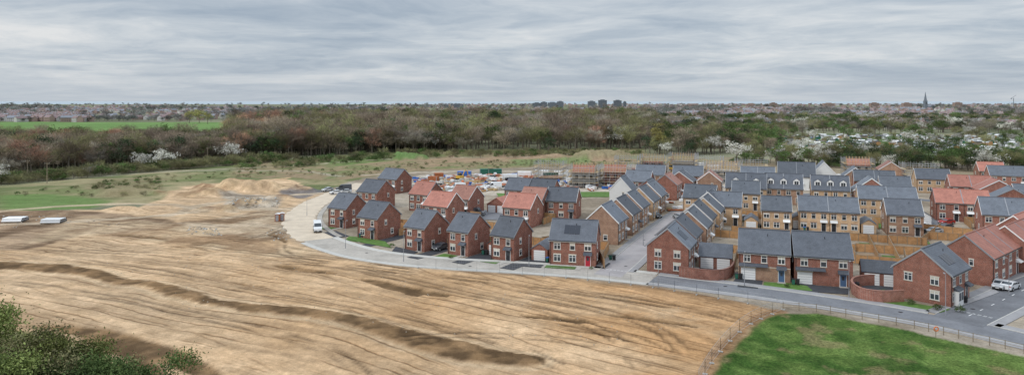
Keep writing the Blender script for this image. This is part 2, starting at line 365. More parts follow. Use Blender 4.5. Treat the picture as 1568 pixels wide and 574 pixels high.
w=wg*sm(fbm(X/3,Y/3,77),0.60,0.72)*0.6; C[:]=C*(1-w[:,None])+np.array((0.26,0.21,0.12))*w[:,None]
wbl=zone([(-900,520),(0,500),(90,520),(180,560),(230,640),(200,1500),(-900,1500)],0,0.8,1,colfn=mixn((0.10,0.14,0.03),(0.22,0.2,0.09),f2))
vd=dist_poly(X,Y,catmull([P(1196,476),P(1400,502),P(1700,566)],3))
wa=zone([(1150,232),(1185,205),(1700,205),(1700,252),(1300,246)],0,4,1,colfn=mixn((0.10,0.16,0.06),(0.28,0.24,0.16),sm(f1*0.5+f2*0.5,0.4,0.6)))
Z=np.zeros(len(X))
Z+=hz
Z-=wpatch*0.3*wsoil
def bump(u,v,rx,ry,h,rot=0,seed=1,pw=1.0):
    x0,y0=P(u,v); dx=X-x0;dy=Y-y0;c,s=math.cos(rot),math.sin(rot)
    a=(dx*c+dy*s)/rx;b_=(-dx*s+dy*c)/ry; r=np.sqrt(a*a+b_*b_)+ (fbm(X/5,Y/5,seed)-0.5)*0.6
    return h*(1-sm(r,0.3,1.0))*(0.6+0.8*fbm(X/3.5,Y/3.5,seed+5))
mounds=[(385,291,26,7,3.4,0.0,31),(300,299,16,6.5,2.0,0.2,32),(190,297,20,7,1.9,0,33),(335,322,9,4,1.5,0,34),(385,315,10,4.5,1.9,0.1,35),(190,322,8,3,1.2,0,36),(455,290,9,4,1.1,0,37),(430,303,6,3,1.1,0,38),(622,243,17,9,3.2,0,39),(925,241,28,16,4.2,0.2,40),(845,240,16,9,1.6,0,41),(1040,247,22,9,2.6,0,42),(75,327,10,3,0.9,0,43),(310,356,5,2,0.8,0,45)]
MZ=np.zeros(len(X))
for u,v,rx,ry,h,rot,sd in mounds: MZ=np.maximum(MZ,bump(u,v,rx,ry,h,rot,sd))
U_=X/np.maximum(Y,1)*F+CX
mc=mixn((0.27,0.165,0.095),(0.57,0.41,0.25),sm(f2*.6+f4*.4,0.38,0.62)); xm=(U_>240)&(U_<490)&(Y<290)
w=sm(MZ,0.3,1.2)*xm*0.85*sm(fbm(X/9,Y/9,91),0.3,0.5); C[:]=C*(1-w[:,None])+mc*w[:,None]
xg=(U_>570)&(U_<670)&(Y>330)&(Y<500); w=sm(MZ,0.3,1)*xg*0.9; C[:]=C*(1-w[:,None])+np.array((0.13,0.22,0.07))*w[:,None]
xg=(U_>860)&(Y>350)&(Y<520); w=sm(MZ,0.3,1)*xg*0.8; C[:]=C*(1-w[:,None])+mixn((0.22,0.21,0.11),(0.36,0.28,0.18),f2)*w[:,None]
Z+=MZ
Z+=(fbm(X/9,Y/9,51)-0.5)*0.9*sm(-X,20,60)*sm(Y,60,150)*(1-sm(Y,260,400))*wsoil + (f2-0.5)*0.35*wsoil
Z+= (fbm(X/5,Y/5,55)-0.45)*0.5*wg*sm(vd,4,9)
rd=np.full(len(X),1e9); nb=(Y<320)&(np.abs(X)<180); ii=np.where(nb)[0]
for c in (road_main,road_dust,road_side,road_right,road_back): rd[ii]=np.minimum(rd[ii],dist_poly(X[ii],Y[ii],c[::2]))
Z*=sm(rd,5.3,9.0)
w=(1-sm(rd,3.5,7.0)); C[:]=C*(1-w[:,None]*0.55)+np.array((0.47,0.385,0.29))*w[:,None]*0.55
Z=np.where(wsoil+wg<0.02, np.where((MZ>0.05),Z,0),Z)
def wheel(pts,gap=1.9,wid=0.34,dark=0.52,wob=1.0):
    c=catmull(pts,1.5); nn=normals(c)
    for s in (-1,1):
        cc=c+nn*gap/2*s; x0,x1=cc[:,0].min()-3,cc[:,0].max()+3;y0,y1=cc[:,1].min()-3,cc[:,1].max()+3
        q=np.where((X>x0)&(X<x1)&(Y>y0)&(Y<y1))[0]
        if len(q)==0: continue
        d=dist_poly(X[q]+(f2[q]-.5)*wob,Y[q]+(f1[q]-.5)*wob,cc); w=(1-sm(d,wid*.5,wid*1.5))*sm(f2[q],.3,.5)*wsoil[q]
        C[q]=C[q]*(1-w[:,None]*(1-dark)); Z[q]-=w*.1
for l in ([(20,378),(150,385),(300,392),(420,400),(540,408),(700,425),(850,440)],[(250,372),(380,385),(520,400),(660,418),(820,440),(960,458),(1100,480)],[(0,430),(150,452),(300,482),(420,510),(520,545),(580,600)],[(100,395),(260,420),(400,450),(520,470),(640,495),(760,520),(860,560)],[(700,430),(830,455),(940,480),(1010,505),(1050,540)],[(560,415),(700,445),(820,470),(930,510),(980,560)],[(440,345),(400,360),(330,372),(200,378),(0,392)],[(445,350),(430,380),(480,400),(600,420)],[(880,445),(980,460),(1080,478),(1130,490)],[(455,335),(430,330),(380,336),(280,340),(120,345)],[(620,520),(700,512),(820,515),(930,530)],[(860,500),(960,515),(1020,540)]): wheel(PP(l))
# raked swathes: long soft tonal strips along the working direction
an=math.radians(29); q1=X*math.sin(an)+Y*math.cos(an)+.0018*(X+40)**2; q2=X*math.cos(an)-Y*math.sin(an)
st=sm(fbm(q1/1.6+fbm(X/20,Y/20,61)*5,q2/26,62,3),.35,.65)-.5
C*=(1+st[:,None]*0.30*(wsoil*(1-wb)*(1-wpatch))[:,None])
Cn=(0.80+0.40*fbm(X/1.1,Y/1.1,99,2))[:,None]; C[:]=np.clip(C*Cn,0.01,0.85)
nx,ny=len(xs),len(ys)
i0=(np.arange(ny-1)[:,None]*nx+np.arange(nx-1)[None,:]).ravel()
faces=np.stack([i0,i0+1,i0+nx+1,i0+nx],1)
me=bpy.data.meshes.new('ground'); me.vertices.add(len(X)); me.vertices.foreach_set('co',np.stack([X,Y,Z],1).ravel())
me.loops.add(len(faces)*4); me.loops.foreach_set('vertex_index',faces.ravel()); me.polygons.add(len(faces))
me.polygons.foreach_set('loop_start',np.arange(len(faces))*4); me.polygons.foreach_set('loop_total',np.full(len(faces),4)); me.update(calc_edges=True)
me.polygons.foreach_set('use_smooth',[True]*len(faces))
at=me.attributes.new('col','FLOAT_COLOR','POINT'); at.data.foreach_set('color',np.concatenate([C,np.ones((len(X),1))],1).ravel())
msk=np.stack([wsoil*(1-wb)*(1-wpatch)*(1-sm(MZ,0.1,0.6))*(1-wbl),wg,wb,np.ones(len(X))],1)
at=me.attributes.new('msk','FLOAT_COLOR','POINT'); at.data.foreach_set('color',msk.ravel())
ground=link(bpy.data.objects.new('ground',me))
m,nt,b=new_mat('ground_soil_and_grass')
pos=N(nt,'ShaderNodeNewGeometry').outputs['Position']
ac=N(nt,'ShaderNodeAttribute',attribute_name='col').outputs['Color']
am=N(nt,'ShaderNodeAttribute',attribute_name='msk').outputs['Color']
sp=N(nt,'ShaderNodeSeparateColor'); nt.links.new(am,sp.inputs[0])
sx=N(nt,'ShaderNodeSeparateXYZ'); nt.links.new(pos,sx.inputs[0])
def tracks(ang,period,width,warp,wscale,nm,lo=.4,hi=.58,curve=0.0):
    a=math.radians(ang)
    d=math_(nt,'ADD',math_(nt,'MULTIPLY',sx.outputs[0],math.sin(a)),math_(nt,'MULTIPLY',sx.outputs[1],math.cos(a)))
    if curve: d=math_(nt,'ADD',d,math_(nt,'MULTIPLY',math_(nt,'POWER',math_(nt,'ADD',sx.outputs[0],40.0),2.0),curve))
    wn=noise(nt,pos,wscale,1.5); d=math_(nt,'ADD',d,math_(nt,'MULTIPLY',wn,warp))
    wn2=noise(nt,pos,0.35,2); d=math_(nt,'ADD',d,math_(nt,'MULTIPLY',wn2,0.7))
    fr=math_(nt,'PINGPONG',d,period/2)
    l=ramp(nt,fr,0.0,width,1.0,0.0)
    brk=ramp(nt,noise(nt,pos,nm,3),lo,hi)
    return math_(nt,'MULTIPLY',l,brk)
t1=tracks(29,3.1,0.30,14,0.022,0.06,.40,.56,.0018)
t2=tracks(29,0.7,0.25,10,0.018,0.05,.4,.58,.0018)
t3=tracks(34,5.3,0.4,20,0.016,0.05,.42,.56,.0025)
n1=noise(nt,pos,1.3,6,0.7); n2=noise(nt,pos,6,4,0.7); n0=noise(nt,pos,0.22,4,0.6)
tr=math_(nt,'MAXIMUM',math_(nt,'MAXIMUM',math_(nt,'MULTIPLY',t1,0.85),math_(nt,'MULTIPLY',t2,0.25)),math_(nt,'MULTIPLY',t3,0.65))
tr=math_(nt,'MULTIPLY',tr,sp.outputs[0])
c=mixc(nt,1.0,ac,mixc(nt,ramp(nt,n1,0.3,0.7),(0.78,0.77,0.75),(1.16,1.17,1.18)),'MULTIPLY')
c=mixc(nt,1.0,c,mixc(nt,ramp(nt,n2,0.3,0.7),(0.82,0.82,0.82),(1.14,1.14,1.14)),'MULTIPLY')
c=mixc(nt,1.0,c,mixc(nt,ramp(nt,n0,0.3,0.7),(0.86,0.84,0.80),(1.08,1.09,1.10)),'MULTIPLY')
c=mixc(nt,tr,c,mixc(nt,1.0,c,(0.38,0.31,0.25),'MULTIPLY'))
gg=ramp(nt,noise(nt,pos,2.6,5,0.8),0.35,0.65)
c=mixc(nt,sp.outputs[1],c,mixc(nt,1.0,c,mixc(nt,gg,(0.5,0.55,0.45),(1.4,1.3,1.25)),'MULTIPLY'))
nt.links.new(c,b.inputs['Base Color']); b.inputs['Roughness'].default_value=0.95; b.inputs['Specular IOR Level'].default_value=0.1
bp=N(nt,'ShaderNodeBump'); bp.inputs['Distance'].default_value=0.4; bp.inputs['Strength'].default_value=0.8
hh=math_(nt,'ADD',math_(nt,'MULTIPLY',n1,0.9),math_(nt,'MULTIPLY',n2,0.3)); hh=math_(nt,'SUBTRACT',hh,math_(nt,'MULTIPLY',tr,0.8))
nt.links.new(hh,bp.inputs['Height']); nt.links.new(bp.outputs[0],b.inputs['Normal'])
me.materials.append(m)
mb=MB(); mb.face([(-60000,5500,-3),(60000,5500,-3),(60000,90000,-3),(-60000,90000,-3)],'sea')
M['sea']=noisy('sea_water',(0.38,0.44,0.48),0.05,0.001,rough=0.6,objrand=0); mb.build('sea')
# ---------------------------------------------------------------- houses
patchz=[0.06]
def gpatch(name,pts,mat):
    patchz[0]+=0.0006; mb=MB(); mb.face([(x,y,patchz[0]) for x,y in pts],mat); return mb.build(name)
BN={'red':'red_brick_house','red2':'red_brick_house','brown':'brown_brick_house','buff':'buff_brick_house','render':'white_rendered_house'}
def house(pos,a,w,d,ridge='x',wall='red',roof='slate',E=5.2,R=8.4,ax=0.5,door='door_black',garage=False,gw=True,lawn=0,drive=0,garden=0,base=None,dormers=0,front=True,units=1,name=None,chim=False,bay=False,solar=None):
    ar=math.radians(a); ca,sa=math.cos(ar),math.sin(ar)
    ox=pos[0]-ax*w*ca; oy=pos[1]+ax*w*sa
    root=empty(name or BN[wall],(ox,oy,0),-ar)
    def LW(x,y): return (ox+x*ca+y*sa, oy-x*sa+y*ca)
    if ridge=='x': L,S=w,d; T=lambda s,t,z:(s,t,z)
    else: L,S=d,w; T=lambda s,t,z:(w-t,s,z)
    k=(R-E)/(S/2)
    mb=MB()
    prof=[(0,0),(S,0),(S,E),(S/2,R),(0,E)]
    Tw=lambda x,y,z:T(y,x,z)
    mb.extr(prof,0,L,wall,Tw)
    if base:
        mb.box(-0.03,w+0.03,-0.03,d+0.03,0,2.5,base)
        mb.box(-0.05,w+0.05,-0.05,d+0.05,2.5,2.62,'stone')
    mb.build('walls',root)
    rb=MB(); o=0.32; og=0.12; th=0.14; g=0.02
    for sgn in (0,1):
        tt=(lambda t:t) if sgn==0 else (lambda t:S-t)
        p=[]
        for dz in (g,g+th):
            for s,t in ((-og,-o),(L+og,-o),(L+og,S/2),(-og,S/2)): p.append(T(s,tt(t),E+k*t+dz))
        rb.hexa(p,roof)
        for s0,s1 in ((-og-0.05,-og),(L+og,L+og+0.05)):
            q=[]
            for dz in (-0.12,g+th+0.03):
                for s,t in ((s0,-o),(s1,-o),(s1,S/2),(s0,S/2)): q.append(T(s,tt(t),E+k*t+dz))
            rb.hexa(q,'white' if wall!='red' else 'leadgrey')
        ez=E-k*o
        q=[T(s,tt(t),z) for z in (ez-0.14,ez+0.0) for s,t in ((-og,-o-0.0),(L+og,-o),(L+og,-o-0.05),(-og,-o-0.05))]; rb.hexa(q,'white')
        q=[T(s,tt(t),z) for z in (ez-0.02,ez+0.08) for s,t in ((-og,-o-0.05),(L+og,-o-0.05),(L+og,-o-0.16),(-og,-o-0.16))]; rb.hexa(q,'black')
    if units>1:
        for un in range(1,units):
            s0=L*un/units
            for sgn in (0,1):
                tt=(lambda t:t) if sgn==0 else (lambda t:S-t)
                q=[T(s,tt(t),E+k*t+dz) for dz in (g+th-.01,g+th+.07) for s,t in ((s0-.1,-o),(s0+.1,-o),(s0+.1,S/2),(s0-.1,S/2))]; rb.hexa(q,'leadgrey')
    zz=R+g+th; rb.hexa([T(s,t,z) for z in (zz-0.08,zz+0.06) for s,t in ((-og,S/2-0.14),(L+og,S/2-0.14),(L+og,S/2+0.14),(-og,S/2+0.14))],roof)
    if solar is None: solar=(random.random()<.14 and roof in('slate','slate2') and not dormers)
    if solar:
        for q_ in range(3):
            s0=L*.3+q_*1.08
            rb.hexa([T(s,t,E+k*t+dz) for dz in (g+th+.03,g+th+.08) for s,t in ((s0,S*.12),(s0+1.0,S*.12),(s0+1.0,S*.12+1.6),(s0,S*.12+1.6))],'solar')
    vs=L*random.uniform(.3,.7); zv=E+k*S*0.35; rb.tube(T(vs,S*0.35,zv),T(vs,S*0.35,zv+0.55),0.06,0.06,'black',5)
    for q in range(dormers):
        sc=L*(q+0.5)/dormers; hw=0.95; t0=S*0.12; z0=E+k*t0; z1=z0+1.35; z2=z1+0.75
        tb=(z1-E)/k
        rb.hexa([T(s,t,z) for z in (z0-0.4,z1) for s,t in ((sc-hw,t0),(sc+hw,t0),(sc+hw,tb+.3),(sc-hw,tb+.3))],'white')
        tr_=(z2-E)/k
        A=T(sc-hw-.15,t0-.15,z1-.03);B=T(sc,t0-.15,z2);Cc=T(sc+hw+.15,t0-.15,z1-.03);D_=T(sc,tr_+.1,z2);A2=T(sc-hw-.15,tb,z1-.03);C2=T(sc+hw+.15,tb,z1-.03)
        rb.face([A,B,D_,A2],roof); rb.face([B,Cc,C2,D_],roof); rb.face([T(sc-hw,t0-.05,z1-.01),T(sc+hw,t0-.05,z1-.01),T(sc,t0-.05,z2-.06)],'white')
        rb.hexa([T(s,t,z) for z in (z0+.2,z1-.15) for s,t in ((sc-.6,t0-.02),(sc+.6,t0-.02),(sc+.6,t0-.06),(sc-.6,t0-.06))],'glass')
        rb.hexa([T(s,t,z) for z in (z0+.2,z1-.15) for s,t in ((sc-.04,t0-.06),(sc+.04,t0-.06),(sc+.04,t0-.09),(sc-.04,t0-.09))],'white')
    rb.build('roof',root)
    FC={'f':(lambda u,n,z:(u,-n,z),w),'b':(lambda u,n,z:(w-u,d+n,z),w),'r':(lambda u,n,z:(w+n,u,z),d),'l':(lambda u,n,z:(-n,d-u,z),d)}
    wb_=MB(); db=MB()
    n0=0.035 if base else 0.0
    def win(fc,u,z,ww,wh,mull=1,sill=True):
        Tf=FC[fc][0]; nn=n0 if z<2.4 else 0
        wb_.box(u-ww/2,u+ww/2,nn+0.004,nn+0.03,z,z+wh,'glass',Tf)
        fr=0.085
        for (u0,u1,z0,z1) in ((u-ww/2-fr/2,u-ww/2+fr/2,z,z+wh),(u+ww/2-fr/2,u+ww/2+fr/2,z,z+wh),(u-ww/2-fr/2,u+ww/2+fr/2,z-fr/2,z),(u-ww/2-fr/2,u+ww/2+fr/2,z+wh,z+wh+fr/2)):
            wb_.box(u0,u1,nn+0.002,nn+0.06,z0,z1,'white',Tf)
        for q in range(1,mull+1):
            uu=u-ww/2+ww*q/(mull+1); wb_.box(uu-0.05,uu+0.05,nn+0.03,nn+0.058,z+.001,z+wh-.001,'white',Tf)
        wb_.box(u-ww/2+.05,u+ww/2-.05,nn+0.03,nn+0.052,z+wh*0.68,z+wh*0.68+0.07,'white',Tf)
        if random.random()<.35: wb_.box(u-ww/2+.05,u+ww/2-.05,nn+.03,nn+.036,z+wh*.72,z+wh-.02,'stone',Tf)
        if sill:
            wb_.box(u-ww/2-0.12,u+ww/2+0.12,nn,nn+0.11,z-0.16,z-0.05,'stone',Tf)
            wb_.box(u-ww/2-0.12,u+ww/2+0.12,nn,nn+0.035,z+wh+0.05,z+wh+0.25,'stone' if wall!='buff' else 'brown',Tf)
    def dooron(fc,u,m_):
        Tf=FC[fc][0]; nn=n0
        db.box(u-.5,u+.5,nn+0.003,nn+0.05,0.1,2.15,m_,Tf); db.box(u-.2,u+.2,nn+.05,nn+.06,1.2,1.9,'glass',Tf)
        for a0,a1 in ((u-.58,u-.5),(u+.5,u+.58)): db.box(a0,a1,nn+.002,nn+.08,0.1,2.23,'white',Tf)
        db.box(u-.5,u+.5,nn+.002,nn+.08,2.15,2.23,'white',Tf)
        z=2.35; p=[Tf(u-.85,nn,z),Tf(u+.85,nn,z),Tf(u+.85,nn+.9,z),Tf(u-.85,nn+.9,z)]
        db.hexa(p+[Tf(u-.85,nn,z+.6),Tf(u+.85,nn,z+.6),Tf(u+.85,nn+.9,z+.12),Tf(u-.85,nn+.9,z+.12)],'white' if roof!='slate2' else roof)
        db.box(u-.7,u+.7,nn,nn+1.0,0.0,0.1,'slab',Tf)
    def garon(fc,u):
        Tf=FC[fc][0]; db.box(u-1.25,u+1.25,n0+.003,n0+.06,0.05,2.2,'white',Tf)
        for q in range(1,5): db.box(u-1.2,u+1.2,n0+.06,n0+.075,0.05+q*.43,0.09+q*.43,'leadgrey',Tf)
        db.box(u-1.4,u+1.4,n0,n0+.04,2.25,2.5,'stone',Tf)
        z=2.62; db.hexa([Tf(u-1.6,n0,z),Tf(u+3.4,n0,z),Tf(u+3.4,n0+.8,z),Tf(u-1.6,n0+.8,z),Tf(u-1.6,n0,z+.5),Tf(u+3.4,n0,z+.5),Tf(u+3.4,n0+.8,z+.1),Tf(u-1.6,n0+.8,z+.1)],roof)
    def eavefac(fc,hasdoor=True,gar=False,back=False):
        Lf=FC[fc][1]; U=units if Lf>=7*units-3 else 1
        for un in range(U):
            u0=Lf/U*un; lu=Lf/U; c_=2 if lu<7 else 3
            if lu>10: c_=4
            for q in range(c_):
                u=u0+lu*(q+.5)/c_; ww=random.choice([1.15,1.3,1.2]) if q%2==0 else 0.95
                win(fc,u,3.4 if gar else 3.25,ww,1.15,1 if ww>1.1 else 0)
            for q in range(c_):
                u=u0+lu*(q+.5)/c_
                if gar and q==0: garon(fc,max(u,1.7))
                elif hasdoor and q==((c_-1) if un%2==0 else 0): dooron(fc,u,door)
                elif back and q==0: win(fc,u,0.2,1.8,2.0,1,False)
                elif gar and q==1 and lu<10: continue
                else: win(fc,u,0.85,1.35,1.25,1)
            wb_.tube(FC[fc][0](u0+0.2,0.09,0),FC[fc][0](u0+0.2,0.09,E-0.3),0.05,0.05,'black',5)
    def gabfac(fc,hasdoor=False):
        Lf=FC[fc][1]; r=random.random()
        if gw=='full':
            for u in (Lf*.27,Lf*.73): win(fc,u,3.25,1.15,1.15)
            win(fc,Lf*.73,0.85,1.3,1.25)
            if not bay: win(fc,Lf*.27,.85,1.3,1.25)
        else:
            win(fc,Lf*(.35 if r<.5 else .62),3.35,0.65,1.0,0)
            if r<.6: win(fc,Lf*(.62 if r<.3 else .35),0.95,0.9,1.05,0)
    if ridge=='x':
        eavefac('f',True,garage); eavefac('b',False,False,True); gabfac('r'); gabfac('l')
    else:
        if gw: gabfac('f'); gabfac('b')
        eavefac('r',True); eavefac('l',False,False,True)
    if bay:
        fb,Lb=FC[bay]; bu=Lb*0.27; db.box(bu-1.1,bu+1.1,0.0,0.75,0.1,2.5,'white',fb); db.box(bu-.95,bu+.95,0.752,0.77,0.9,2.2,'glass',fb); db.box(bu-.05,bu+.05,0.772,0.79,0.9,2.2,'white',fb)
        db.hexa([fb(bu-1.2,0,2.5),fb(bu+1.2,0,2.5),fb(bu+1.2,.85,2.5),fb(bu-1.2,.85,2.5),fb(bu-1.2,0,3.0),fb(bu+1.2,0,3.0),fb(bu+1.2,.85,2.6),fb(bu-1.2,.85,2.6)],roof)
    wb_.build('windows',root)
    if db.v: db.build('doors',root)
    if lawn:
        gpatch('front_lawn',[LW(*q) for q in ((-0.5,-0.6),(w*0.6,-0.6),(w*0.6,-lawn),(-0.5,-lawn))],'lawn')
        gpatch('garden_path',[LW(*q) for q in ((w*0.6+.1,-0.2),(w*0.6+1.1,-0.2),(w*0.6+1.1,-lawn),(w*0.6+.1,-lawn))],'slab')
    if drive:
        x0=w+0.3 if drive>0 else -3.5; gpatch('driveway',[LW(*q) for q in ((x0,6),(x0+3.2,6),(x0+3.2,-6),(x0,-6))],'asphalt_dark')
    if garage and drive==0: gpatch('driveway',[LW(*q) for q in ((0,-0.1),(3.4,-0.1),(3.4,-6),(0,-6))],'asphalt_dark')
    if garden:
        gpatch('back_garden',[LW(*q) for q in ((-0.8,d+0.1),(w+.8,d+.1),(w+.8,d+garden),(-.8,d+garden))],random.choice(['gsoil','gsoil','lawn']))
        gpatch('patio',[LW(*q) for q in ((0.5,d+0.1),(w-.5,d+.1),(w-.5,d+2),(.5,d+2))],'slab')
        fence([LW(-.9,d*0.8),LW(-.9,d+garden),LW(w+.9,d+garden),LW(w+.9,d*.8)])
    return root,LW
def fence(pts,h=1.8,mat='timber',name='timber_fence'):
    mb=MB()
    for i in range(len(pts)-1):
        a=Vector((*pts[i],0));b_=Vector((*pts[i+1],0));L=(b_-a).length
        if L<.2: continue
        d=(b_-a)/L; nrm=Vector((-d.y,d.x,0)); n=max(1,int(L/1.83)); s=L/n
        for k in range(n+1):
            p=a+d*k*s
            q=[p+d*x+nrm*y for x,y in ((-.06,-.06),(.06,-.06),(.06,.06),(-.06,.06))]
            mb.hexa([(v.x,v.y,0) for v in q]+[(v.x,v.y,h+.08) for v in q],'timber_old' if mat=='timber' else mat)
            if k<n:
                dz=random.uniform(-.04,.04)
                q=[p+d*x+nrm*y for x,y in ((.07,-.025),(s-.07,-.025),(s-.07,.025),(.07,.025))]
                mb.hexa([(v.x,v.y,.05) for v in q]+[(v.x,v.y,h+dz) for v in q],mat)
                q=[p+d*x+nrm*y for x,y in ((.07,-.045),(s-.07,-.045),(s-.07,.045),(.07,.045))]
                mb.hexa([(v.x,v.y,h+dz) for v in q]+[(v.x,v.y,h+dz+.05) for v in q],'timber_old' if mat=='timber' else mat)
    return mb.build(name)
def brickwall(pts,h=1.8,mat='red2'):
    c=catmull(pts,1.0); n=normals(c); mb=MB()
    for i in range(len(c)-1):
        for o,z0,z1,m_ in ((.12,0,h,mat),(.17,h,h+.09,'stone' if mat=='buff' else 'terra2')):
            q=[c[i]-n[i]*o,c[i+1]-n[i+1]*o,c[i+1]+n[i+1]*o,c[i]+n[i]*o]
            mb.hexa([(*v,z0) for v in q]+[(*v,z1) for v in q],m_)
    return mb.build('brick_garden_wall')
def garage(pos,a,w=3.2,d=6.0,wall='red',roof='slate',ax=.5,face='f',ridge='y'):
    ar=math.radians(a); ox=pos[0]-ax*w*math.cos(ar); oy=pos[1]+ax*w*math.sin(ar)
    root=empty('brick_garage',(ox,oy,0),-ar); mb=MB()
    if ridge=='y': L,S=d,w; T=lambda s,t,z:(w-t,s,z)
    else: L,S=w,d; T=lambda s,t,z:(s,t,z)
    E,R=2.4,2.4+S*.32; k=(R-E)/(S/2)
    mb.extr([(0,0),(S,0),(S,E),(S/2,R),(0,E)],0,L,wall,lambda x,y,z:T(y,x,z)); mb.build('walls',root)
    rb=MB()
    for sgn in (0,1):
        tt=(lambda t:t) if sgn==0 else (lambda t:S-t); p=[]
        for dz in (.02,.14):
            for s,t in ((-.15,-.2),(L+.15,-.2),(L+.15,S/2),(-.15,S/2)): p.append(T(s,tt(t),E+k*t+dz))
        rb.hexa(p,roof)
    rb.build('roof',root); g=MB(); nw=int(w/3)
    for q in range(max(1,nw)):
        u=w*(q+.5)/max(1,nw); g.box(u-1.2,u+1.2,-.06,-.003,0.03,2.15,'white')
        for r in range(1,5): g.box(u-1.15,u+1.15,-.075,-.06,r*.42,r*.42+.04,'leadgrey')
    g.build('garage_door',root)
    ca,sa=math.cos(ar),math.sin(ar)
    gpatch('driveway',[(ox+x*ca+y*sa,oy-x*sa+y*ca) for x,y in ((-.2,-.1),(w+.2,-.1),(w+.2,-6.0),(-.2,-6.0))],'asphalt_dark')
house(P(530,350),30,6.3,8,roof='slate2',ax=1,lawn=3.5,door='door_black')
house(P(577,321),30,8,8.5,roof='slate2',ax=1,lawn=3)
house(P(607,297),34,9,8,roof='slate',ax=1)
house(P(578,368),32,6.5,8.2,roof='slate2',ax=1,lawn=4,drive=1,garden=9,gw=True)
house(P(650,386),34,5.8,8.2,roof='slate2',ax=1,lawn=4,drive=1,garden=9)
house(P(717,393),34,5.6,7.8,roof='slate2',ax=1,lawn=4,drive=1,garden=9)
house(P(787,401),31,5.6,7.6,roof='slate2',ax=1,lawn=3.5,drive=1,garden=9)
house(P(912,409),14,9.3,7.4,roof='slate2',ax=1,lawn=3,garden=9,door='door_red',R=8.6)
garage(P(756,391),33); garage(P(826,399),18,3.4,6.5)
garage(P(632,356),30,roof='slate2')
house(P(685,347),30,8,8,roof='terra',ax=1,wall='red2',garden=7); house(P(718,333),30,7,8,roof='terra2',ax=1,wall='red2')
house(P(655,325),30,7,8,roof='terra',ax=1,wall='red')
house(P(812,350),26,8,8,roof='terra',ax=1,wall='red2',garden=7); house(P(829,337),26,7,8,roof='terra2',ax=1,wall='red')
house(P(806,317),24,7.5,8,roof='slate2',ax=1); house(P(846,319),22,8,8,roof='slate2',ax=1); house(P(882,337),16,8.5,8,roof='slate2',ax=1,wall='red2')
garage(P(760,326),26,6.2,6,roof='terra')
u24=(math.sin(math.radians(24)),math.cos(math.radians(24)))
def along(p,k,lat=0): return (p[0]+u24[0]*k+u24[1]*lat,p[1]+u24[1]*k-u24[0]*lat)
e1=P(921,373); ew=['brown','brown','brown','buff','brown']
for i in range(5): house(along(e1,i*11.8,0.3*(i%2)),24,7.8,8.6,'y',ew[i],'slate' if i!=1 else 'slate2',R=8.8,drive=0,door='door_black')
house(P(950,316),20,7,9,'y','render','slate',R=9); house(P(990,318),24,8,8,'y','red','slate'); house(P(1018,306),24,8,9,'y','red','terra2'); house(P(975,300),24,9,8,'x','red2','slate')
house(P(1040,300),24,9,8,'y','red2','slate')
g1=P(1022,419); gwl=['red','red','brown','buff','buff','buff']
for i in range(6): house(along(g1,i*11.4,-0.5*(i%2)),24,7.9,8.3,'y',gwl[i],['slate','slate2'][i%2],R=8.6,garden=0,gw='full' if i==0 else True)
garage(P(1095,412),20,6.2,6.2,'red','slate2',ridge='x')
brickwall([P(1040,424),P(1066,428),P(1100,430),P(1118,425),P(1124,416)],2.0)
house(P(1170,430),20,8.9,8.4,'x','red','slate2',R=8.6,garage=True,base='brown',door='door_blue',garden=9,solar=False)
house(P(1261,437),17,9.6,8.6,'x','red','slate2',R=8.7,garage=True,door='door_blue',garden=9,solar=False)
gpatch('front_lawn',PP([(1168,440),(1210,443),(1245,446),(1236,438),(1212,434),(1170,432)]),'lawn')
gpatch('driveway',PP([(1243,447),(1298,451),(1302,441),(1248,437)]),'asphalt_dark')
gpatch('driveway',PP([(1122,432),(1166,439),(1168,430),(1128,425)]),'asphalt_dark')
house(P(1456,471),50,8.6,8.8,'y','red','slate2',ax=1,R=8.6,bay='r',gw='full',door='door_black')
gpatch('front_lawn',PP([(1330,464),(1440,479),(1456,474),(1385,462),(1320,455)]),'lawn')
brickwall([P(1383,436),P(1320,438),P(1304,446),P(1318,458),P(1350,463),P(1384,462)],1.9)
gpatch('back_garden',PP([(1325,440),(1383,440),(1383,452),(1320,450)]),'lawn')
garage(P(1350,438),22,6.2,5,'red2','slate2',ridge='x')
house(P(1520,440),50,8.6,17,'y','red','terra',ax=1,R=8.6,units=3)
house(P(1580,420),50,8.6,17,'y','red2','terra',ax=1,R=8.6,units=3)
house(P(1590,398),50,8.6,17,'y','red2','terra',ax=1,R=8.6,units=2)
house(P(1545,362),24,11,9,'x','red2','slate',R=8.8,units=2,garden=8)
house(P(1475,340),22,13,8,'x','red','terra',R=8.4,units=2); house(P(1530,318),22,11,8,'y','red2','terra'); house(P(1488,310),22,12,8,'x','red2','terra',units=2)
house(P(1552,335),28,11,8.4,'y','red','slate')
house(P(1545,290),22,12,8,'x','red2','slate'); house(P(1595,330),22,12,8,'x','red2','slate')
house(P(1520,282),20,9,8,'x','red2','terra')
house(P(1189,353),20,7.2,8,'x','buff','slate',garden=9,R=8.2); house(P(1269,355),20,14,8.2,'x','buff','slate',units=2,garden=9,R=8.3)
house(P(1360,333),20,15,8.2,'x','buff','slate',units=2,garden=8,R=8.3); house(P(1386,361),20,8,8.2,'x','brown','slate2',garden=8)
house(P(1108,345),20,9,8,'x','buff','slate',garden=7); house(P(1142,322),20,8,8,'x','buff','slate')
garage(P(1222,350),20,3.2,6,'buff'); garage(P(1330,358),20,3.4,6,'buff'); garage(P(1150,352),20,3.2,6,'buff'); garage(P(1415,345),20,3.4,6,'render','slate')
house(P(1142,312),20,12.5,8.4,'x','buff','slate2',R=9.4,dormers=2,units=2); house(P(1200,313),20,11.5,8.4,'x','brown','slate2',R=9.4,dormers=3,units=2)
house(P(1272,316),20,11,8.4,'x','buff','slate2',R=9.2,dormers=3,units=2)
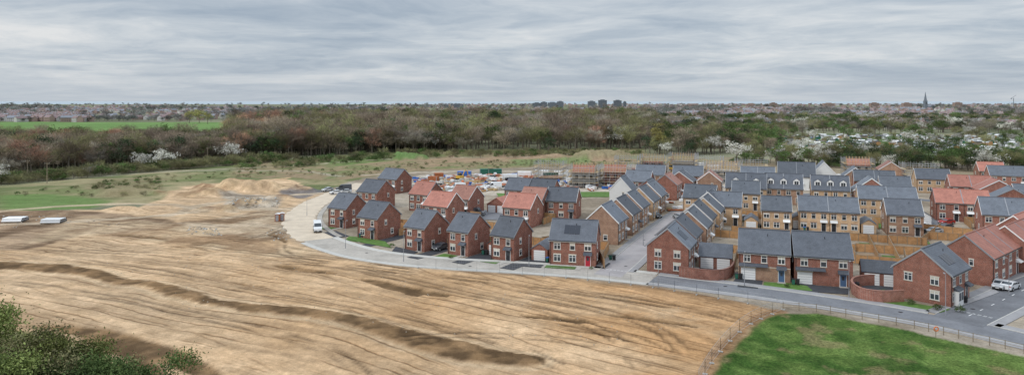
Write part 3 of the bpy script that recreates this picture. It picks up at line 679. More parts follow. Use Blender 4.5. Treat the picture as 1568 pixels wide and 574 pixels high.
house(P(1335,318),22,10,8.4,'y','red2','slate',R=9); house(P(1372,312),22,9,8,'x','brown','slate')
house(P(1220,291),20,13,8.4,'x','render','slate',R=10,units=2); house(P(1262,289),20,9,9,'y','render','slate',R=10)
house(P(1340,300),22,13,9,'x','red2','slate',units=2); house(P(1310,292),22,8,9,'y','brown','slate')
house(P(995,288),18,11,8,'x','brown','slate'); house(P(1053,290),18,11,8.4,'x','red2','slate'); house(P(1086,300),20,8,8,'y','brown','terra2')
house(P(1430,296),20,11,8,'x','buff','slate2'); house(P(1365,280),20,9,8,'y','brown','terra2')
house(P(1070,330),24,9,8,'x','buff','slate')
house(P(1160,292),20,12,8,'x','red2','slate',units=2)
# ---------------------------------------------------------------- fences & garden plots
for l in ([(1094,385),(1210,395),(1310,403)],[(1120,356),(1165,361),(1180,386)],[(1205,362),(1220,392)],[(1245,364),(1262,395)],[(1290,366),(1310,400)],[(1330,370),(1345,402)],[(1165,361),(1300,368),(1420,376)],[(1310,403),(1385,410)],[(1310,385),(1430,393)],[(1360,372),(1378,408)],[(1400,352),(1490,362)],[(1410,376),(1440,352)],[(1180,378),(1310,386)],[(1090,362),(1160,368)],[(1318,418),(1386,424)],[(1385,395),(1392,430)],
          [(600,350),(655,354)],[(690,365),(745,370)],[(745,350),(800,356)],[(830,375),(850,372)],[(926,412),(912,385)],[(860,352),(905,356)],[(1420,366),(1500,372)],[(960,325),(985,318)],[(1130,330),(1165,334)],[(1228,330),(1300,334)]):
    fence(PP(l),1.8)
for l,m_ in (([(1180,388),(1215,390),(1210,394),(1178,391)],'lawn'),([(1225,380),(1260,382),(1262,393),(1228,391)],'gsoil'),([(1265,386),(1305,389),(1308,401),(1268,397)],'gsoil'),([(1315,372),(1338,373),(1345,384),(1318,383)],'lawn'),([(1345,374),(1400,377),(1405,390),(1350,386)],'gsoil'),([(760,296),(850,298),(850,304),(765,304)],'lawn'),([(880,294),(935,294),(935,302),(880,302)],'lawn'),([(1395,366),(1420,368),(1425,374),(1400,373)],'lawn'),([(1312,388),(1340,390),(1345,400),(1314,400)],'gsoil'),([(1350,391),(1375,393),(1380,404),(1352,402)],'lawn'),([(1385,396),(1440,398),(1430,415),(1388,412)],'gsoil')):
    gpatch('garden_plot',PP(l),m_)
gpatch('driveway',PP([(495,356),(515,354),(535,362),(515,365)]),'asphalt_dark'); gpatch('front_lawn',PP([(530,366),(555,372),(600,380),(590,370),(560,364),(535,362)]),'lawn')
gpatch('driveway',PP([(600,385),(632,391),(640,386),(606,378)]),'asphalt_dark'); gpatch('driveway',PP([(910,407),(925,412),(935,404),(925,398)]),'asphalt_dark')
gpatch('driveway',PP([(1470,470),(1530,448),(1522,443),(1466,462)]),'pave')
gpatch('parking_court',PP([(1420,330),(1452,330),(1450,355),(1410,352)]),'asphalt'); gpatch('parking_court',PP([(730,322),(770,322),(775,338),(735,336)]),'asphalt')
def site_fence(pts,h=1.9,name='site_security_fence'):
    c=catmull(pts,3.4); mb=MB()
    for i in range(len(c)-1):
        a=c[i];b_=c[i+1]
        for p in (a,b_): mb.tube((*p,0),(*p,h),.025,.025,'galv',4)
        for z in (.2,.65,1.1,1.5,h): mb.tube((*a,z),(*b_,z),.02 if z in(.2,h) else .01,.02 if z in (.2,h) else .01,'galv',3)
        for k in range(1,9): p=a+(b_-a)*k/9; mb.tube((*p,.2),(*p,h),.007,.007,'galv',3)
        q=(b_-a); q=q/np.linalg.norm(q); nn=np.array([-q[1],q[0]])
        mb.box(-.3,.3,-.1,.1,0,.14,'grey_block',lambda x,y,z:(a[0]+nn[0]*x+q[0]*y,a[1]+nn[1]*x+q[1]*y,z))
    return mb.build(name)
site_fence(PP([(1199,474),(1150,496),(1118,522),(1090,556),(1070,590)]))
site_fence(PP([(640,410),(700,413),(800,420),(900,429),(1000,440)])); site_fence(PP([(1000,440),(1100,457),(1190,472)]))
def rail_fence(pts,name='post_and_rail_fence'):
    c=catmull(pts,1.8); mb=MB()
    for i in range(len(c)-1):
        a=c[i];b_=c[i+1]; mb.tube((*a,0),(*a,1.25),.06,.05,'timber_old',5)
        for z in (.45,.8,1.15): mb.tube((*a,z),(*b_,z),.035,.035,'timber_old',4)
    return mb.build(name)
rail_fence(PP([(1199,474),(1250,477),(1320,489),(1400,503),(1490,523),(1568,541),(1700,572)]))
rail_fence(PP([(-100,290),(0,283),(150,270),(300,258),(420,250),(560,240)]))
# ---------------------------------------------------------------- lamps and poles
def lamp(p,rz=0,h=6.2):
    mb=MB(); mb.tube((0,0,0),(0,0,1.1),.08,.08,'leadgrey',8); mb.tube((0,0,1.1),(0,0,h),.05,.035,'leadgrey',8); mb.tube((0,0,h),(0.5,0,h+.1),.03,.025,'leadgrey',6)
    mb.box(.4,.9,-.1,.1,h+.08,h+.16,'leadgrey'); mb.box(.45,.85,-.08,.08,h+.05,h+.079,'white'); mb.build('street_lamp',None,(*p,0),rz)
for u,v,r in ((529,380,-.8),(618,400,-1.2),(810,408,-1.5),(1008,440,1.4),(1448,482,1.3),(985,376,0),(1060,330,3),(470,330,0),(1300,456,-1.8),(1140,438,-1.8),(1545,452,2)): lamp(P(u,v),r)
for u,v in ((42,276),(72,281),(318,250),(870,262)):
    mb=MB(); mb.tube((0,0,0),(0,0,8.5),.16,.11,'timber_old',7); mb.box(-.9,.9,-.06,.06,7.9,8.05,'timber_old')
    for x in (-.75,0,.75): mb.tube((x,0,8.05),(x,0,8.25),.04,.04,'white',5)
    mb.build('utility_pole',None,(*P(u,v),0),.4)
# wheelie bins beside doors
for i,(u,v) in enumerate(((552,364),(668,383),(740,390),(838,402),(935,398),(1215,436),(1306,441),(1128,427),(1470,463),(1232,354),(1322,352),(1410,357),(1160,350),(998,376))):
    mb=MB()
    for k in range(2):
        T=lambda x,y,z,k=k:(x+k*.75,y,z)
        mb.hexa([T(-.22,-.26,.08),T(.22,-.26,.08),T(.22,.26,.08),T(-.22,.26,.08),T(-.29,-.33,.95),T(.29,-.33,.95),T(.29,.33,.95),T(-.29,.33,.95)],'black' if k else 'cgreen')
        mb.hexa([T(-.3,-.36,.96),T(.3,-.36,.96),T(.3,.36,1.0),T(-.3,.36,1.0),T(-.3,-.36,1.0),T(.3,-.36,1.0),T(.3,.36,1.08),T(-.3,.36,1.08)],'blue' if i%3==0 and k==0 else 'black')
        for x in (-.26,.22): mb.tube(T(x,.28,.12),T(x+.05,.28,.12),.12,.12,'rubber',8)
    mb.build('wheelie_bins',None,(*P(u,v),.07),-.4)
# ---------------------------------------------------------------- vehicles
def vehicle(kind,p,rz,paint):
    mb=MB()
    if kind=='van':
        Lh,w,wb2=5.7,1.95,(1.0,4.5); prof=[(0,.35),(0,.95),(.12,1.15),(1.0,1.35),(1.75,2.2),(2.1,2.4),(5.5,2.42),(5.68,2.25),(5.72,.35)]
        side=[(1.25,1.4),(1.85,2.1),(2.45,2.1),(2.45,1.4)]; ws=((1.0,1.38),(1.72,2.17)); wr=.36; name='parked_van'
    else:
        Lh,w,wb2=4.3,1.78,(.85,3.4); prof=[(0,.3),(0,.75),(.15,.88),(1.1,1.0),(1.75,1.42),(3.2,1.46),(3.95,1.1),(4.25,1.02),(4.3,.3)]
        side=[(1.35,1.03),(1.85,1.36),(3.15,1.38),(3.65,1.07)]; ws=((1.12,1.02),(1.72,1.4)); wr=.32; name='parked_car'
    hw=w/2
    n=len(prof); zm=.95 if kind=='car' else 1.3
    def hwid(z): return hw*(1-.16*max(0,(z-zm))/1.0) if kind=='car' else hw*(1-.07*max(0,z-zm))
    i=len(mb.v); k=mb.mi(paint)
    for sg in (-1,1): mb.v+=[(x,sg*hwid(z)*(0.94 if x in(0,Lh) else 1),z) for x,z in prof]
    mb.f.append(tuple(range(i,i+n)));mb.m.append(k);mb.f.append(tuple(range(i+2*n-1,i+n-1,-1)));mb.m.append(k)
    for j in range(n): j2=(j+1)%n; mb.f.append((i+j,i+n+j,i+n+j2,i+j2)); mb.m.append(k)
    for sg in (-1,1):
        mb.face([(x,sg*(hwid(z)+.012),z) for x,z in side],'glass')
        for x in wb2:
            mb.tube((x,sg*(hw-.22),wr),(x,sg*(hw+.02),wr),wr,wr,'rubber',14); mb.tube((x,sg*(hw+.02),wr),(x,sg*(hw+.035),wr),wr*.6,wr*.55,'galv',10)
            mb.tube((x,sg*(hw-.1),wr+.02),(x,sg*(hw+.008),wr+.02),wr+.07,wr+.07,'black',14)
        mb.box(-.02,.08,sg*hw*.62-.17,sg*hw*.62+.17,.62,.78,'white'); mb.box(Lh-.04,Lh+.03,sg*hw*.8-.1,sg*hw*.8+.1,.8,1.15 if kind=='van' else .95,'lamp_r')
        mb.box(ws[0][0]+.2,ws[0][0]+.38,sg*(hw+.09)-.09,sg*(hw+.09)+.09,ws[0][1]+.05,ws[0][1]+.25,'black')
    (x0,z0),(x1,z1)=ws; mb.face([(x0+.04,-hwid(z0)*.9,z0+.03),(x0+.04,hwid(z0)*.9,z0+.03),(x1-.02,hwid(z1)*.88,z1+.012),(x1-.02,-hwid(z1)*.88,z1+.012)],'glass')
    if kind=='car': mb.face([(3.24,-hw*.8,1.45),(3.24,hw*.8,1.45),(3.9,hw*.85,1.145),(3.9,-hw*.85,1.145)],'glass')
    mb.box(-.06,.1,-hw*.85,hw*.85,.3,.55,'black'); mb.box(-.07,-.06,-.26,.26,.4,.5,'white')
    mb.build(name,None,(*p,.06),rz)
for kd,u,v,r,pt in (('van',487,357,1.9,'vanwhite'),('van',742,331,2.9,'vangrey'),('car',1555,440,-2.55,'vanwhite'),('car',1527,445,.75,'carsilver'),('car',1415,352,1.2,'vanwhite'),('car',1420,358,.3,'carsilver'),('car',1437,352,.3,'vangrey'),('car',505,298,.5,'vanwhite'),('van',514,293,.3,'vangrey'),('car',555,357,1.0,'vangrey'),('car',1032,333,-1.1,'carsilver'),('car',1010,335,1.9,'vangrey'),('car',665,385,1.0,'vangrey'),('car',1568,417,.75,'carblue'),('car',1440,344,.3,'carred'),('car',1128,338,.4,'carsilver'),('car',1312,350,1.2,'vanwhite'),('van',745,289,.2,'vanwhite'),('van',820,291,.1,'vanwhite'),('van',690,291,.4,'vanwhite'),('car',494,294,.9,'carsilver'),('car',520,296,.2,'carsilver')): vehicle(kd,P(u,v),r,pt)
def digger(p,rz,c='yellow'):
    mb=MB()
    for sg in (-1,1):
        mb.extr([(-1.6,.1),(-1.8,.45),(-1.6,.8),(1.6,.8),(1.8,.45),(1.6,.1)],sg*1.1-.25,sg*1.1+.25,'rubber')
    mb.box(-1.7,1.1,-1.2,1.2,.95,1.9,c); mb.box(-.5,.5,-.5,.5,.7,.95,'black'); mb.box(-1.75,-1.2,-1.15,1.15,1.0,2.1,c)
    mb.extr([(-.2,1.9),(0,2.95),(1.1,2.95),(1.4,1.9)],.25,1.15,'glass'); mb.box(-.05,1.15,.22,1.18,2.95,3.05,c)
    for x,z,x2,z2 in ((1,1.4,2.9,4.0),(2.9,4.0,4.6,3.3),(4.6,3.3,5.2,1.2)): mb.tube((x,-.2,z),(x2,-.2,z2),.24,.18,c,4)
    mb.extr([(4.9,1.3),(5.6,1.2),(5.7,.5),(5.2,.2),(4.7,.6)],-.7,.3,'rust')
    mb.build('tracked_excavator',None,(*p,0),rz)
for u,v,r,c in ((705,276,1.0,'yellow'),(1030,262,2.,'yellow')): digger(P(u,v),r,c)
# ---------------------------------------------------------------- construction: scaffolded houses
def scaffold(p,a,w,d,h=7.5,roofed=True,wallh=5.4,solid=False):
    ar=math.radians(a); root=empty('scaffolded_house',(p[0],p[1],0),-ar); mb=MB()
    x0,x1,y0,y1=-w/2,w/2,0,d
    mb.box(x0,x1,y0,y1,0,wallh,random.choice(['red2','brown','grey_block']))
    for x in np.arange(x0+1.2,x1-1,2.8):
        for z in (.8,3.4):
            if z+1.2<wallh: mb.box(x,x+1.2,y0-.02,y0-.005,z,z+1.2,'black')
    mb.build('walls',root)
    rb=MB()
    if roofed:
        n=int(w/1.2); rz_=3.9
        for i in range(n+1):
            x=x0+w*i/n; ym=(y0+y1)/2
            rb.tube((x,y0-.2,wallh),(x,ym,wallh+rz_),.07,.07,'plank',4); rb.tube((x,y1+.2,wallh),(x,ym,wallh+rz_),.07,.07,'plank',4); rb.tube((x,y0,wallh+.05),(x,y1,wallh+.05),.07,.07,'plank',4)
            rb.tube((x,y0+d*.25,wallh+.05),(x,ym,wallh+rz_*.95),.05,.05,'plank',4); rb.tube((x,y1-d*.25,wallh+.05),(x,ym,wallh+rz_*.95),.05,.05,'plank',4)
        kk=rz_/(d/2+.2)
        for j in range(8):
            t=j/8; yy=y0-.2+(d/2+.2)*t; zz=wallh+rz_*t+.1
            rb.tube((x0-.2,yy,zz),(x1+.2,yy,zz),.045,.045,'batten',4)
        if solid: rb.face([(x0,y0-.1,wallh+.2),(x1,y0-.1,wallh+.2),(x1,y0+d*.36,wallh+.2+d*.36*kk),(x0,y0+d*.36,wallh+.2+d*.36*kk)],'terra')
        for xx in (x0,x1): rb.face([(xx,y0,wallh),(xx,y1,wallh),(xx,(y0+y1)/2,wallh+rz_-.1)],'batten')
        rb.build('roof_trusses',root)
    sb=MB()
    for off in (.5,1.6):
        xs_=np.arange(x0-off,x1+off+.1,2.1); ys_=np.arange(y0-off,y1+off+.1,2.1)
        for x in xs_:
            for y in (y0-off,y1+off): sb.tube((x,y,0),(x,y,h+1),.06,.06,'galv',4)
        for y in ys_:
            for x in (x0-off,x1+off): sb.tube((x,y,0),(x,y,h+1),.06,.06,'galv',4)
        for z in (1.9,2.9,3.9,4.9,5.9,6.8,7.6):
            for y in (y0-off,y1+off): sb.tube((x0-off,y,z),(x1+off,y,z),.05,.05,'galv' if z!=6.8 else 'plank',4)
            for x in (x0-off,x1+off): sb.tube((x,y0-off,z),(x,y1+off,z),.05,.05,'galv',4)
    for q in range(3):
        sb.tube((x0-1.6+q*w/3,y0-1.62,0),(x0+1.6+q*w/3,y0-1.62,h),.045,.045,'galv',4)
    for z in (1.9,3.9,5.9):
        sb.box(x0-1.6,x1+1.6,y0-1.6,y0-.5,z,z+.07,'plank'); sb.box(x0-1.6,x1+1.6,y1+.5,y1+1.6,z,z+.07,'plank')
        sb.box(x1+.5,x1+1.6,y0-.49,y1+.49,z,z+.07,'plank'); sb.box(x0-1.6,x0-.5,y0-.49,y1+.49,z,z+.07,'plank')
    sb.build('scaffolding',root)
for u,v,a,w,wh,rf,so_ in ((893,287,14,8.5,5.4,True,True),(941,286,14,8.5,5.4,True,True),(1105,281,20,12,5.0,True,False),(1150,275,20,10,2.4,False,False),(1045,262,20,10,4.5,True,False),(1315,272,20,9,5,True,True),(960,268,14,8,2.5,False,False),(1410,283,20,9,3.,False,False),(1085,268,20,9,2.5,False,False),(840,278,14,9,1.6,False,False),(1000,266,14,9,5,True,False)): scaffold(P(u,v),a,w,8,7.5,rf,wh,so_)
def scatter_poly(poly,n):
    pw=[P(*p) for p in poly]; x0,x1=min(p[0] for p in pw),max(p[0] for p in pw); y0,y1=min(p[1] for p in pw),max(p[1] for p in pw); out=[]
    while len(out)<n:
        x=rng.uniform(x0,x1,n*3);y=rng.uniform(y0,y1,n*3);k=inpoly(x,y,pw); out+=list(zip(x[k],y[k]))
    return out[:n]
mb=MB()
def stack(mb,x,y):
    a=random.uniform(0,3.1);ca,sa=math.cos(a),math.sin(a);T=lambda X_,Y_,Z_:(x+X_*ca-Y_*sa,y+X_*sa+Y_*ca,Z_)
    k=random.random(); mat=random.choice(['pallet_brick','pallet_brick','pallet_brick','grey_block','grey_block','polythene','polythene','polythene','plank','plank','timber','slab','slab','black','blue' if random.random()<.4 else 'stone','orange' if random.random()<.3 else 'stone'])
    w,d=random.uniform(.5,.9),random.uniform(.4,.6)
    for r in range(3): mb.box(-w,w,-d+r*d*.8,-d+r*d*.8+.1,0,.12,'plank',T)
    if mat in('plank','timber'):
        for r in range(4): mb.box(-w*2.2,w*2.2,-d+r*.3,-d+r*.3+.22,.12,.12+random.uniform(.3,.8),mat,T)
    elif k<.15:
        for r in range(3): mb.tube(T(-2.5,-.5+r*.5,.35),T(2.5,-.5+r*.5,.35),.22,.22,random.choice(['rust','polythene','black']),8)
    else:
        nx_=random.randint(1,3)
        for r in range(nx_): mb.box(-w+r*(2*w+.12),w+r*(2*w+.12),-d,d,.13,.13+random.uniform(.5,1.3),mat,T)
for p in scatter_poly([(625,296),(640,274),(760,268),(870,274),(880,292),(760,292),(700,300)],560): stack(mb,*p)
for p in scatter_poly([(880,296),(1130,275),(1120,262),(1000,262),(880,282)],300): stack(mb,*p)
for p in scatter_poly([(1000,330),(1010,300),(1120,300),(1130,320)],25): stack(mb,*p)
for p in scatter_poly([(1130,285),(1420,285),(1420,272),(1130,268)],150): stack(mb,*p)
mb.build('building_material_stacks')
def container(p,rz,mat,L=6.1):
    mb=MB(); mb.box(0,L,0,2.44,.12,2.6,mat)
    for i in range(int(L/.4)): mb.box(.12+i*.4,.28+i*.4,-.03,0,.25,2.5,mat); mb.box(.12+i*.4,.28+i*.4,2.44,2.47,.25,2.5,mat)
    for x in (0,L-.15):
        for y in (-.04,2.36): mb.box(x-.01,x+.16,y,y+.12,0,2.63,'leadgrey')
    mb.box(L,L+.03,1.2,1.24,.3,2.4,'black'); mb.build('shipping_container' if mat!='white' else 'site_cabin',None,(*p,0),rz)
for u,v,r,m_ in ((735,268,.1,'cgreen'),(748,268,.15,'cgreen'),(792,272,-.1,'white'),(820,270,.05,'white'),(1085,262,.1,'white'),(1060,258,.0,'white'),(835,275,.4,'cgreen'),(655,280,-.4,'rust'),(665,275,.2,'rust'),(700,272,0,'blue'),(875,283,1,'white'),(1238,268,.2,'white'),(800,289,1.4,'rust'),(770,277,.1,'white'),(850,270,.1,'white')): container(P(u,v),r,m_,6.1 if m_!='rust' else 4)
for u,v in ((3,341),(62,343)):
    mb=MB()
    for row,nr in enumerate((6,5)):
        for k in range(nr):
            y=k*.62+row*.31; z=.32+row*.53; mb.tube((0,y,z),(5.0,y,z),.3,.3,'polythene',12)
            for x in (-.01,5.01): mb.tube((x,y,z),(x+(.02 if x>0 else -.02),y,z),.25,.25,'black',12)
    mb.build('drainage_pipe_bundle',None,(*P(u,v),0.1),.1)
for u,v,rz_ in ((432,338,.3),(425,339,.1)):
    mb=MB(); mb.box(-.6,.6,-.6,.6,.1,2.1,'rust'); mb.extr([(-.65,2.1),(0,2.35),(.65,2.1)],-.65,.65,'polythene'); mb.box(-.4,.4,-.63,-.6,.2,1.9,'leadgrey'); mb.build('portable_toilet',None,(*P(u,v),0),rz_)
mb=MB()
for poly,n,s in (([(350,318),(425,318),(430,305),(360,302)],260,.42),([(285,360),(340,360),(330,350),(290,349)],90,.3),([(0,330),(120,330),(200,345),(0,350)],60,.25),([(430,345),(450,365),(420,372),(400,360)],50,.25),([(100,380),(500,400),(900,450),(1100,480),(900,540),(300,480)],300,.13)):
    for x,y in scatter_poly(poly,n):
        r=random.uniform(.3,1)*s
        j=lambda:random.uniform(.6,1.2)*r
        k=np.argmin((xs-x)**2); l=np.argmin((ys-y)**2); zb=Z[l*nx+k]
        mb.hexa([(x-j(),y-j(),zb-.1),(x+j(),y-j(),zb-.1),(x+j(),y+j(),zb-.1),(x-j(),y+j(),zb-.1),(x-j()*.6,y-j()*.6,zb+j()),(x+j()*.6,y-j()*.6,zb+j()),(x+j()*.6,y+j()*.6,zb+j()),(x-j()*.6,y+j()*.6,zb+j())],'grey_block' if random.random()<.3 and s>.2 else 'rubble')
mb.build('rubble_heap')
mb=MB(); mb.tube((0,0,0),(0,0,1.1),.05,.05,'timber_old',6)
for k in range(12):
    a=k*math.pi/6; b_=a+math.pi/6; mb.tube((.3*math.cos(a),-.08,1.2+.3*math.sin(a)),(.3*math.cos(b_),-.08,1.2+.3*math.sin(b_)),.08,.08,'orange',6)
mb.build('lifebuoy',None,(*P(1433,516),0),0)
# ---------------------------------------------------------------- trees
def leafmat(name,c,var=.35):
    m,nt,b=new_mat(name); oi=N(nt,'ShaderNodeObjectInfo'); g=N(nt,'ShaderNodeNewGeometry').outputs['Position']
    n=noise(nt,g,.35,3); n2=noise(nt,g,3,2); n3=noise(nt,g,.012,3)
    f=math_(nt,'ADD',math_(nt,'MULTIPLY',n,.5),math_(nt,'MULTIPLY',n2,.5))
    cc=mixc(nt,ramp(nt,f,.35,.65),tuple(x*(1-var) for x in c),tuple(min(.9,x*(1+var)) for x in c))
    hs=N(nt,'ShaderNodeHueSaturation'); nt.links.new(cc,hs.inputs['Color']); nt.links.new(math_(nt,'MULTIPLY',ramp(nt,oi.outputs['Random'],0,1,.6,1.45),ramp(nt,n3,.35,.65,.78,1.22)),hs.inputs['Value'])
    nt.links.new(ramp(nt,oi.outputs['Random'],0,1,.485,.515),hs.inputs['Hue'])
    nt.links.new(hs.outputs[0],b.inputs['Base Color']); b.inputs['Specular IOR Level'].default_value=.1; return m
M['bark']=noisy('bark',(0.17,0.145,0.115),.3,2)
L_={'bare':((.30,.235,.175),(.19,.15,.115)),'olive':((.25,.235,.115),(.15,.145,.075)),'green':((.115,.17,.055),(.06,.095,.032)),'dark':((.06,.09,.045),(.035,.055,.028)),'blossom':((.64,.62,.57),(.38,.37,.31)),'yellow':((.38,.35,.12),(.24,.22,.08)),'pink':((.46,.27,.18),(.31,.185,.13)),'far':((.21,.23,.205),(.155,.17,.165)),'farbare_haze':((.29,.265,.25),(.215,.205,.20)),'midbare':((.31,.275,.225),(.215,.19,.16)),'thicket':((.20,.235,.075),(.10,.13,.04))}  # most distant foliage tones paled and greyed: air haze baked into colour
for k,(a,b_) in L_.items(): M['lf_'+k]=leafmat('foliage_'+k,a); M['ld_'+k]=leafmat('foliage_'+k+'_darker',b_)  # each kind gets a darker second tone, mixed through its leaf clumps
def tree_mesh(name,kind,seed,h=12,cr=4.5,th=.25,nl=1400,ls=.4,bare=False,narrow=False):
    r=random.Random(seed); mb=MB()
    tr=.028*h; mb.tube((0,0,0),(0,0,h*.35),tr,tr*.75,'bark',6); mb.tube((0,0,h*.35),(.2,.1,h*.8),tr*.75,tr*.2,'bark',5)
    tips=[]
    nlmb=11
    for i in range(nlmb):
        z0=h*r.uniform(th,.7); a=i*2.4+r.uniform(-.4,.4); rr=cr*r.uniform(.55,.95)*(1-max(0,(z0/h-.5))); z1=min(h*.95,z0+h*r.uniform(.12,.32))
        if narrow: rr*=.45; z1=z0+h*.25
        p=Vector((rr*math.cos(a),rr*math.sin(a),z1)); mb.tube((0,0,z0),p,tr*.4,tr*.12,'bark',4); tips.append((p,1))
        for j in range(3):
            q=p+Vector((r.gauss(0,1),r.gauss(0,1),r.uniform(-.2,1)))*cr*.33; mb.tube((p*.6)+Vector((0,0,z0*.4)),q,tr*.15,.03,'bark',3); tips.append((q,.8))
    tips.append((Vector((0,0,h*.93)),.9)); tips.append((Vector((0,0,h*.75)),1))
    g=np.random.default_rng(seed); per=nl//len(tips)
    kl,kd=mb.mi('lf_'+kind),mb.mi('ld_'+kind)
    for q,(p,s) in enumerate(tips):
        sg=cr*.21*s*r.uniform(.7,1.3); c=g.normal(0,1,(per,3))*sg*np.array([1,1,.8])+np.array(p)
        c[:,2]=np.maximum(c[:,2],.4)
        dirv=g.normal(0,1,(per,3))
        if bare: dirv=(c-np.array([0,0,h*.3])); dirv/=np.linalg.norm(dirv,axis=1)[:,None]; dirv+=g.normal(0,.45,(per,3))
        dirv/=np.linalg.norm(dirv,axis=1)[:,None]; oth=np.cross(dirv,g.normal(0,1,(per,3))); oth/=np.linalg.norm(oth,axis=1)[:,None]+1e-9
        la=ls*g.uniform(.6,1.4,(per,1)); lb=la*(.12 if bare else .7)
        if bare: la=la*2.2
        A=c-dirv*la/2-oth*lb/2;B=c-dirv*la/2+oth*lb/2;C_=c+dirv*la/2+oth*lb/2*.5;D_=c+dirv*la/2-oth*lb/2*.5
        i0=len(mb.v); arr=np.stack([A,B,C_,D_],1).reshape(-1,3); mb.v+=list(map(tuple,arr.tolist()))
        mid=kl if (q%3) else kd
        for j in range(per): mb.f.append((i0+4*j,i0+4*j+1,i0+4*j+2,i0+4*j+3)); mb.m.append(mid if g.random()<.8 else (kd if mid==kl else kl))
    me=bpy.data.meshes.new(name); me.from_pydata(mb.v,[],mb.f)
    for k in mb.mats: me.materials.append(M[k])
    me.polygons.foreach_set('material_index',mb.m); me.update(); return me
def mass(name,mesh,pts,smin,smax):
    V=[];Fc=[]
    for x,y in pts:
        s=random.uniform(smin,smax)*(1.3 if random.random()<.1 else 1)/2; a=random.uniform(0,6.28); i=len(V)
        for k in range(4): t=a+k*math.pi/2+math.pi/4; V.append((x+s*1.4142*math.cos(t),y+s*1.4142*math.sin(t),0))
        Fc.append((i,i+1,i+2,i+3))
    me=bpy.data.meshes.new(name); me.from_pydata(V,[],Fc); o=link(bpy.data.objects.new(name,me))
    o.instance_type='FACES'; o.use_instance_faces_scale=True; o.show_instancer_for_render=False
    c=link(bpy.data.objects.new(mesh.name,mesh)); c.parent=o; return o
T_={}
for kind,bare in (('bare',True),('olive',True),('green',False),('dark',False),('blossom',False),('yellow',False),('pink',True),('midbare',True)):
    T_[kind]=[tree_mesh(kind+'_tree',kind,100+i*7+len(kind),h=11+i,cr=4.6,nl=1500 if bare else 1300,ls=.55 if bare else .42,bare=bare) for i in range(2 if kind in('bare','olive','green') else 1)]
T_['bush']=[tree_mesh('bush','green',55,h=3.2,cr=2.3,th=.1,nl=700,ls=.3)]
T_['bushb']=[tree_mesh('bush','olive',56,h=3.2,cr=2.3,th=.1,nl=700,ls=.35,bare=True)]
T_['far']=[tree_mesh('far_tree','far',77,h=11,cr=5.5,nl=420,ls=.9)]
T_['farbare_haze']=[tree_mesh('far_tree','farbare_haze',78,h=12,cr=5.5,nl=420,ls=.9)]
T_['poplar']=[tree_mesh('poplar_tree','yellow',79,h=18,cr=4.5,nl=1600,ls=.45,narrow=True)]
def region(poly,n): return scatter_poly(poly,n)
def split(pts,mix,name,s0,s1):
    random.shuffle(pts); i=0; tot=sum(v for _,v in mix)
    for k,v in mix:
        n=int(len(pts)*v/tot); sub=pts[i:i+n]; i+=n
        ms=T_[k]
        for q,mm in enumerate(ms):
            s=sub[q::len(ms)]
            if s: mass(name,mm,s,s0,s1)
split(region([(-160,280),(0,272),(100,263),(200,256),(330,247),(352,246),(354,224),(-160,228)],1650),[('bare',5),('olive',3.5),('midbare',2),('green',.8),('dark',.5),('pink',.6),('blossom',.05)],'woodland_trees',.75,1.08)
split(region([(340,247),(450,240),(600,234),(700,233),(700,206),(360,208)],1650),[('bare',5),('olive',3.5),('midbare',2),('green',.8),('dark',.6),('pink',.7),('blossom',.04)],'woodland_trees',.9,1.35)
split(region([(350,212),(700,233),(985,229),(1010,205),(1000,184),(400,184)],5200),[('midbare',5),('bare',3.5),('olive',4),('green',.8),('dark',.7),('blossom',.12),('pink',.3)],'woodland_trees',1.0,1.5)
split(region([(985,236),(1060,240),(1190,232),(1200,206),(1000,206)],440),[('olive',3),('green',3),('dark',1.5),('bare',2),('blossom',.5)],'woodland_trees',.65,1.05)
split(region([(1000,206),(1900,206),(1900,184),(1000,184)],1900),[('olive',2),('green',1.6),('dark',1.8),('midbare',3),('blossom',.7)],'woodland_trees',.7,1.2)
split(region([(1120,252),(1300,258),(1568,265),(1750,268),(1750,258),(1300,250),(1120,246)],300),[('green',3),('bush',3),('olive',2),('blossom',.7),('dark',1)],'hedgerow_trees',.45,.85)
split(region([(1160,245),(1190,207),(1900,207),(1900,256),(1300,248)],440),[('bush',4),('green',2),('blossom',.7),('olive',2),('bushb',3)],'allotment_shrubs',.4,.85)
split(region([(340,262),(480,244),(620,235),(980,232),(980,240),(620,243),(480,256)],340),[('bush',2),('bushb',4)],'scrub_bushes',.3,1.0)
split(region([(-160,290),(0,284),(250,262),(450,246),(450,243),(240,257),(0,277),(-160,284)],360),[('bush',2),('bushb',4),('blossom',.1)],'hedge_bushes',.4,1.2)
split(region([(120,302),(160,280),(250,276),(250,300)],50),[('bushb',3),('bush',1)],'scrub_bushes',.2,.5)
split(region([(480,262),(620,248),(980,246),(980,256),(640,260),(520,275)],190),[('bushb',3),('bush',1)],'scrub_bushes',.12,.4)
split(region([(0,300),(250,268),(450,256),(500,268),(300,275),(120,300)],120),[('bushb',3),('bush',1)],'scrub_bushes',.1,.35)
def farpts(n,u0,u1,v0,v1):
    return [P(random.uniform(u0,u1),random.uniform(v0,v1)) for _ in range(n)]
def clumps(nc,per,u0,u1,v0,v1,su=28,sv=1.2):
    out=[]
    for _ in range(nc):
        u=random.uniform(u0,u1);v=random.uniform(v0,v1)
        for _ in range(per): out.append(P(random.gauss(u,su),max(160.3,random.gauss(v,sv*(v-155)/14))))
    return out
split(farpts(700,-250,1820,163,184),[('far',1),('farbare_haze',1.3)],'distant_trees',.6,1.2)
split(clumps(46,22,-200,1750,162.5,180),[('far',1.2),('farbare_haze',1.3),('dark',.2)],'distant_trees',.8,1.5)
split(farpts(160,-150,360,182.5,187),[('farbare_haze',2),('far',2),('dark',.4)],'distant_trees',.5,.8)
split(farpts(260,-100,1700,160.5,163.5),[('far',1),('farbare_haze',1)],'distant_trees',.9,1.6)
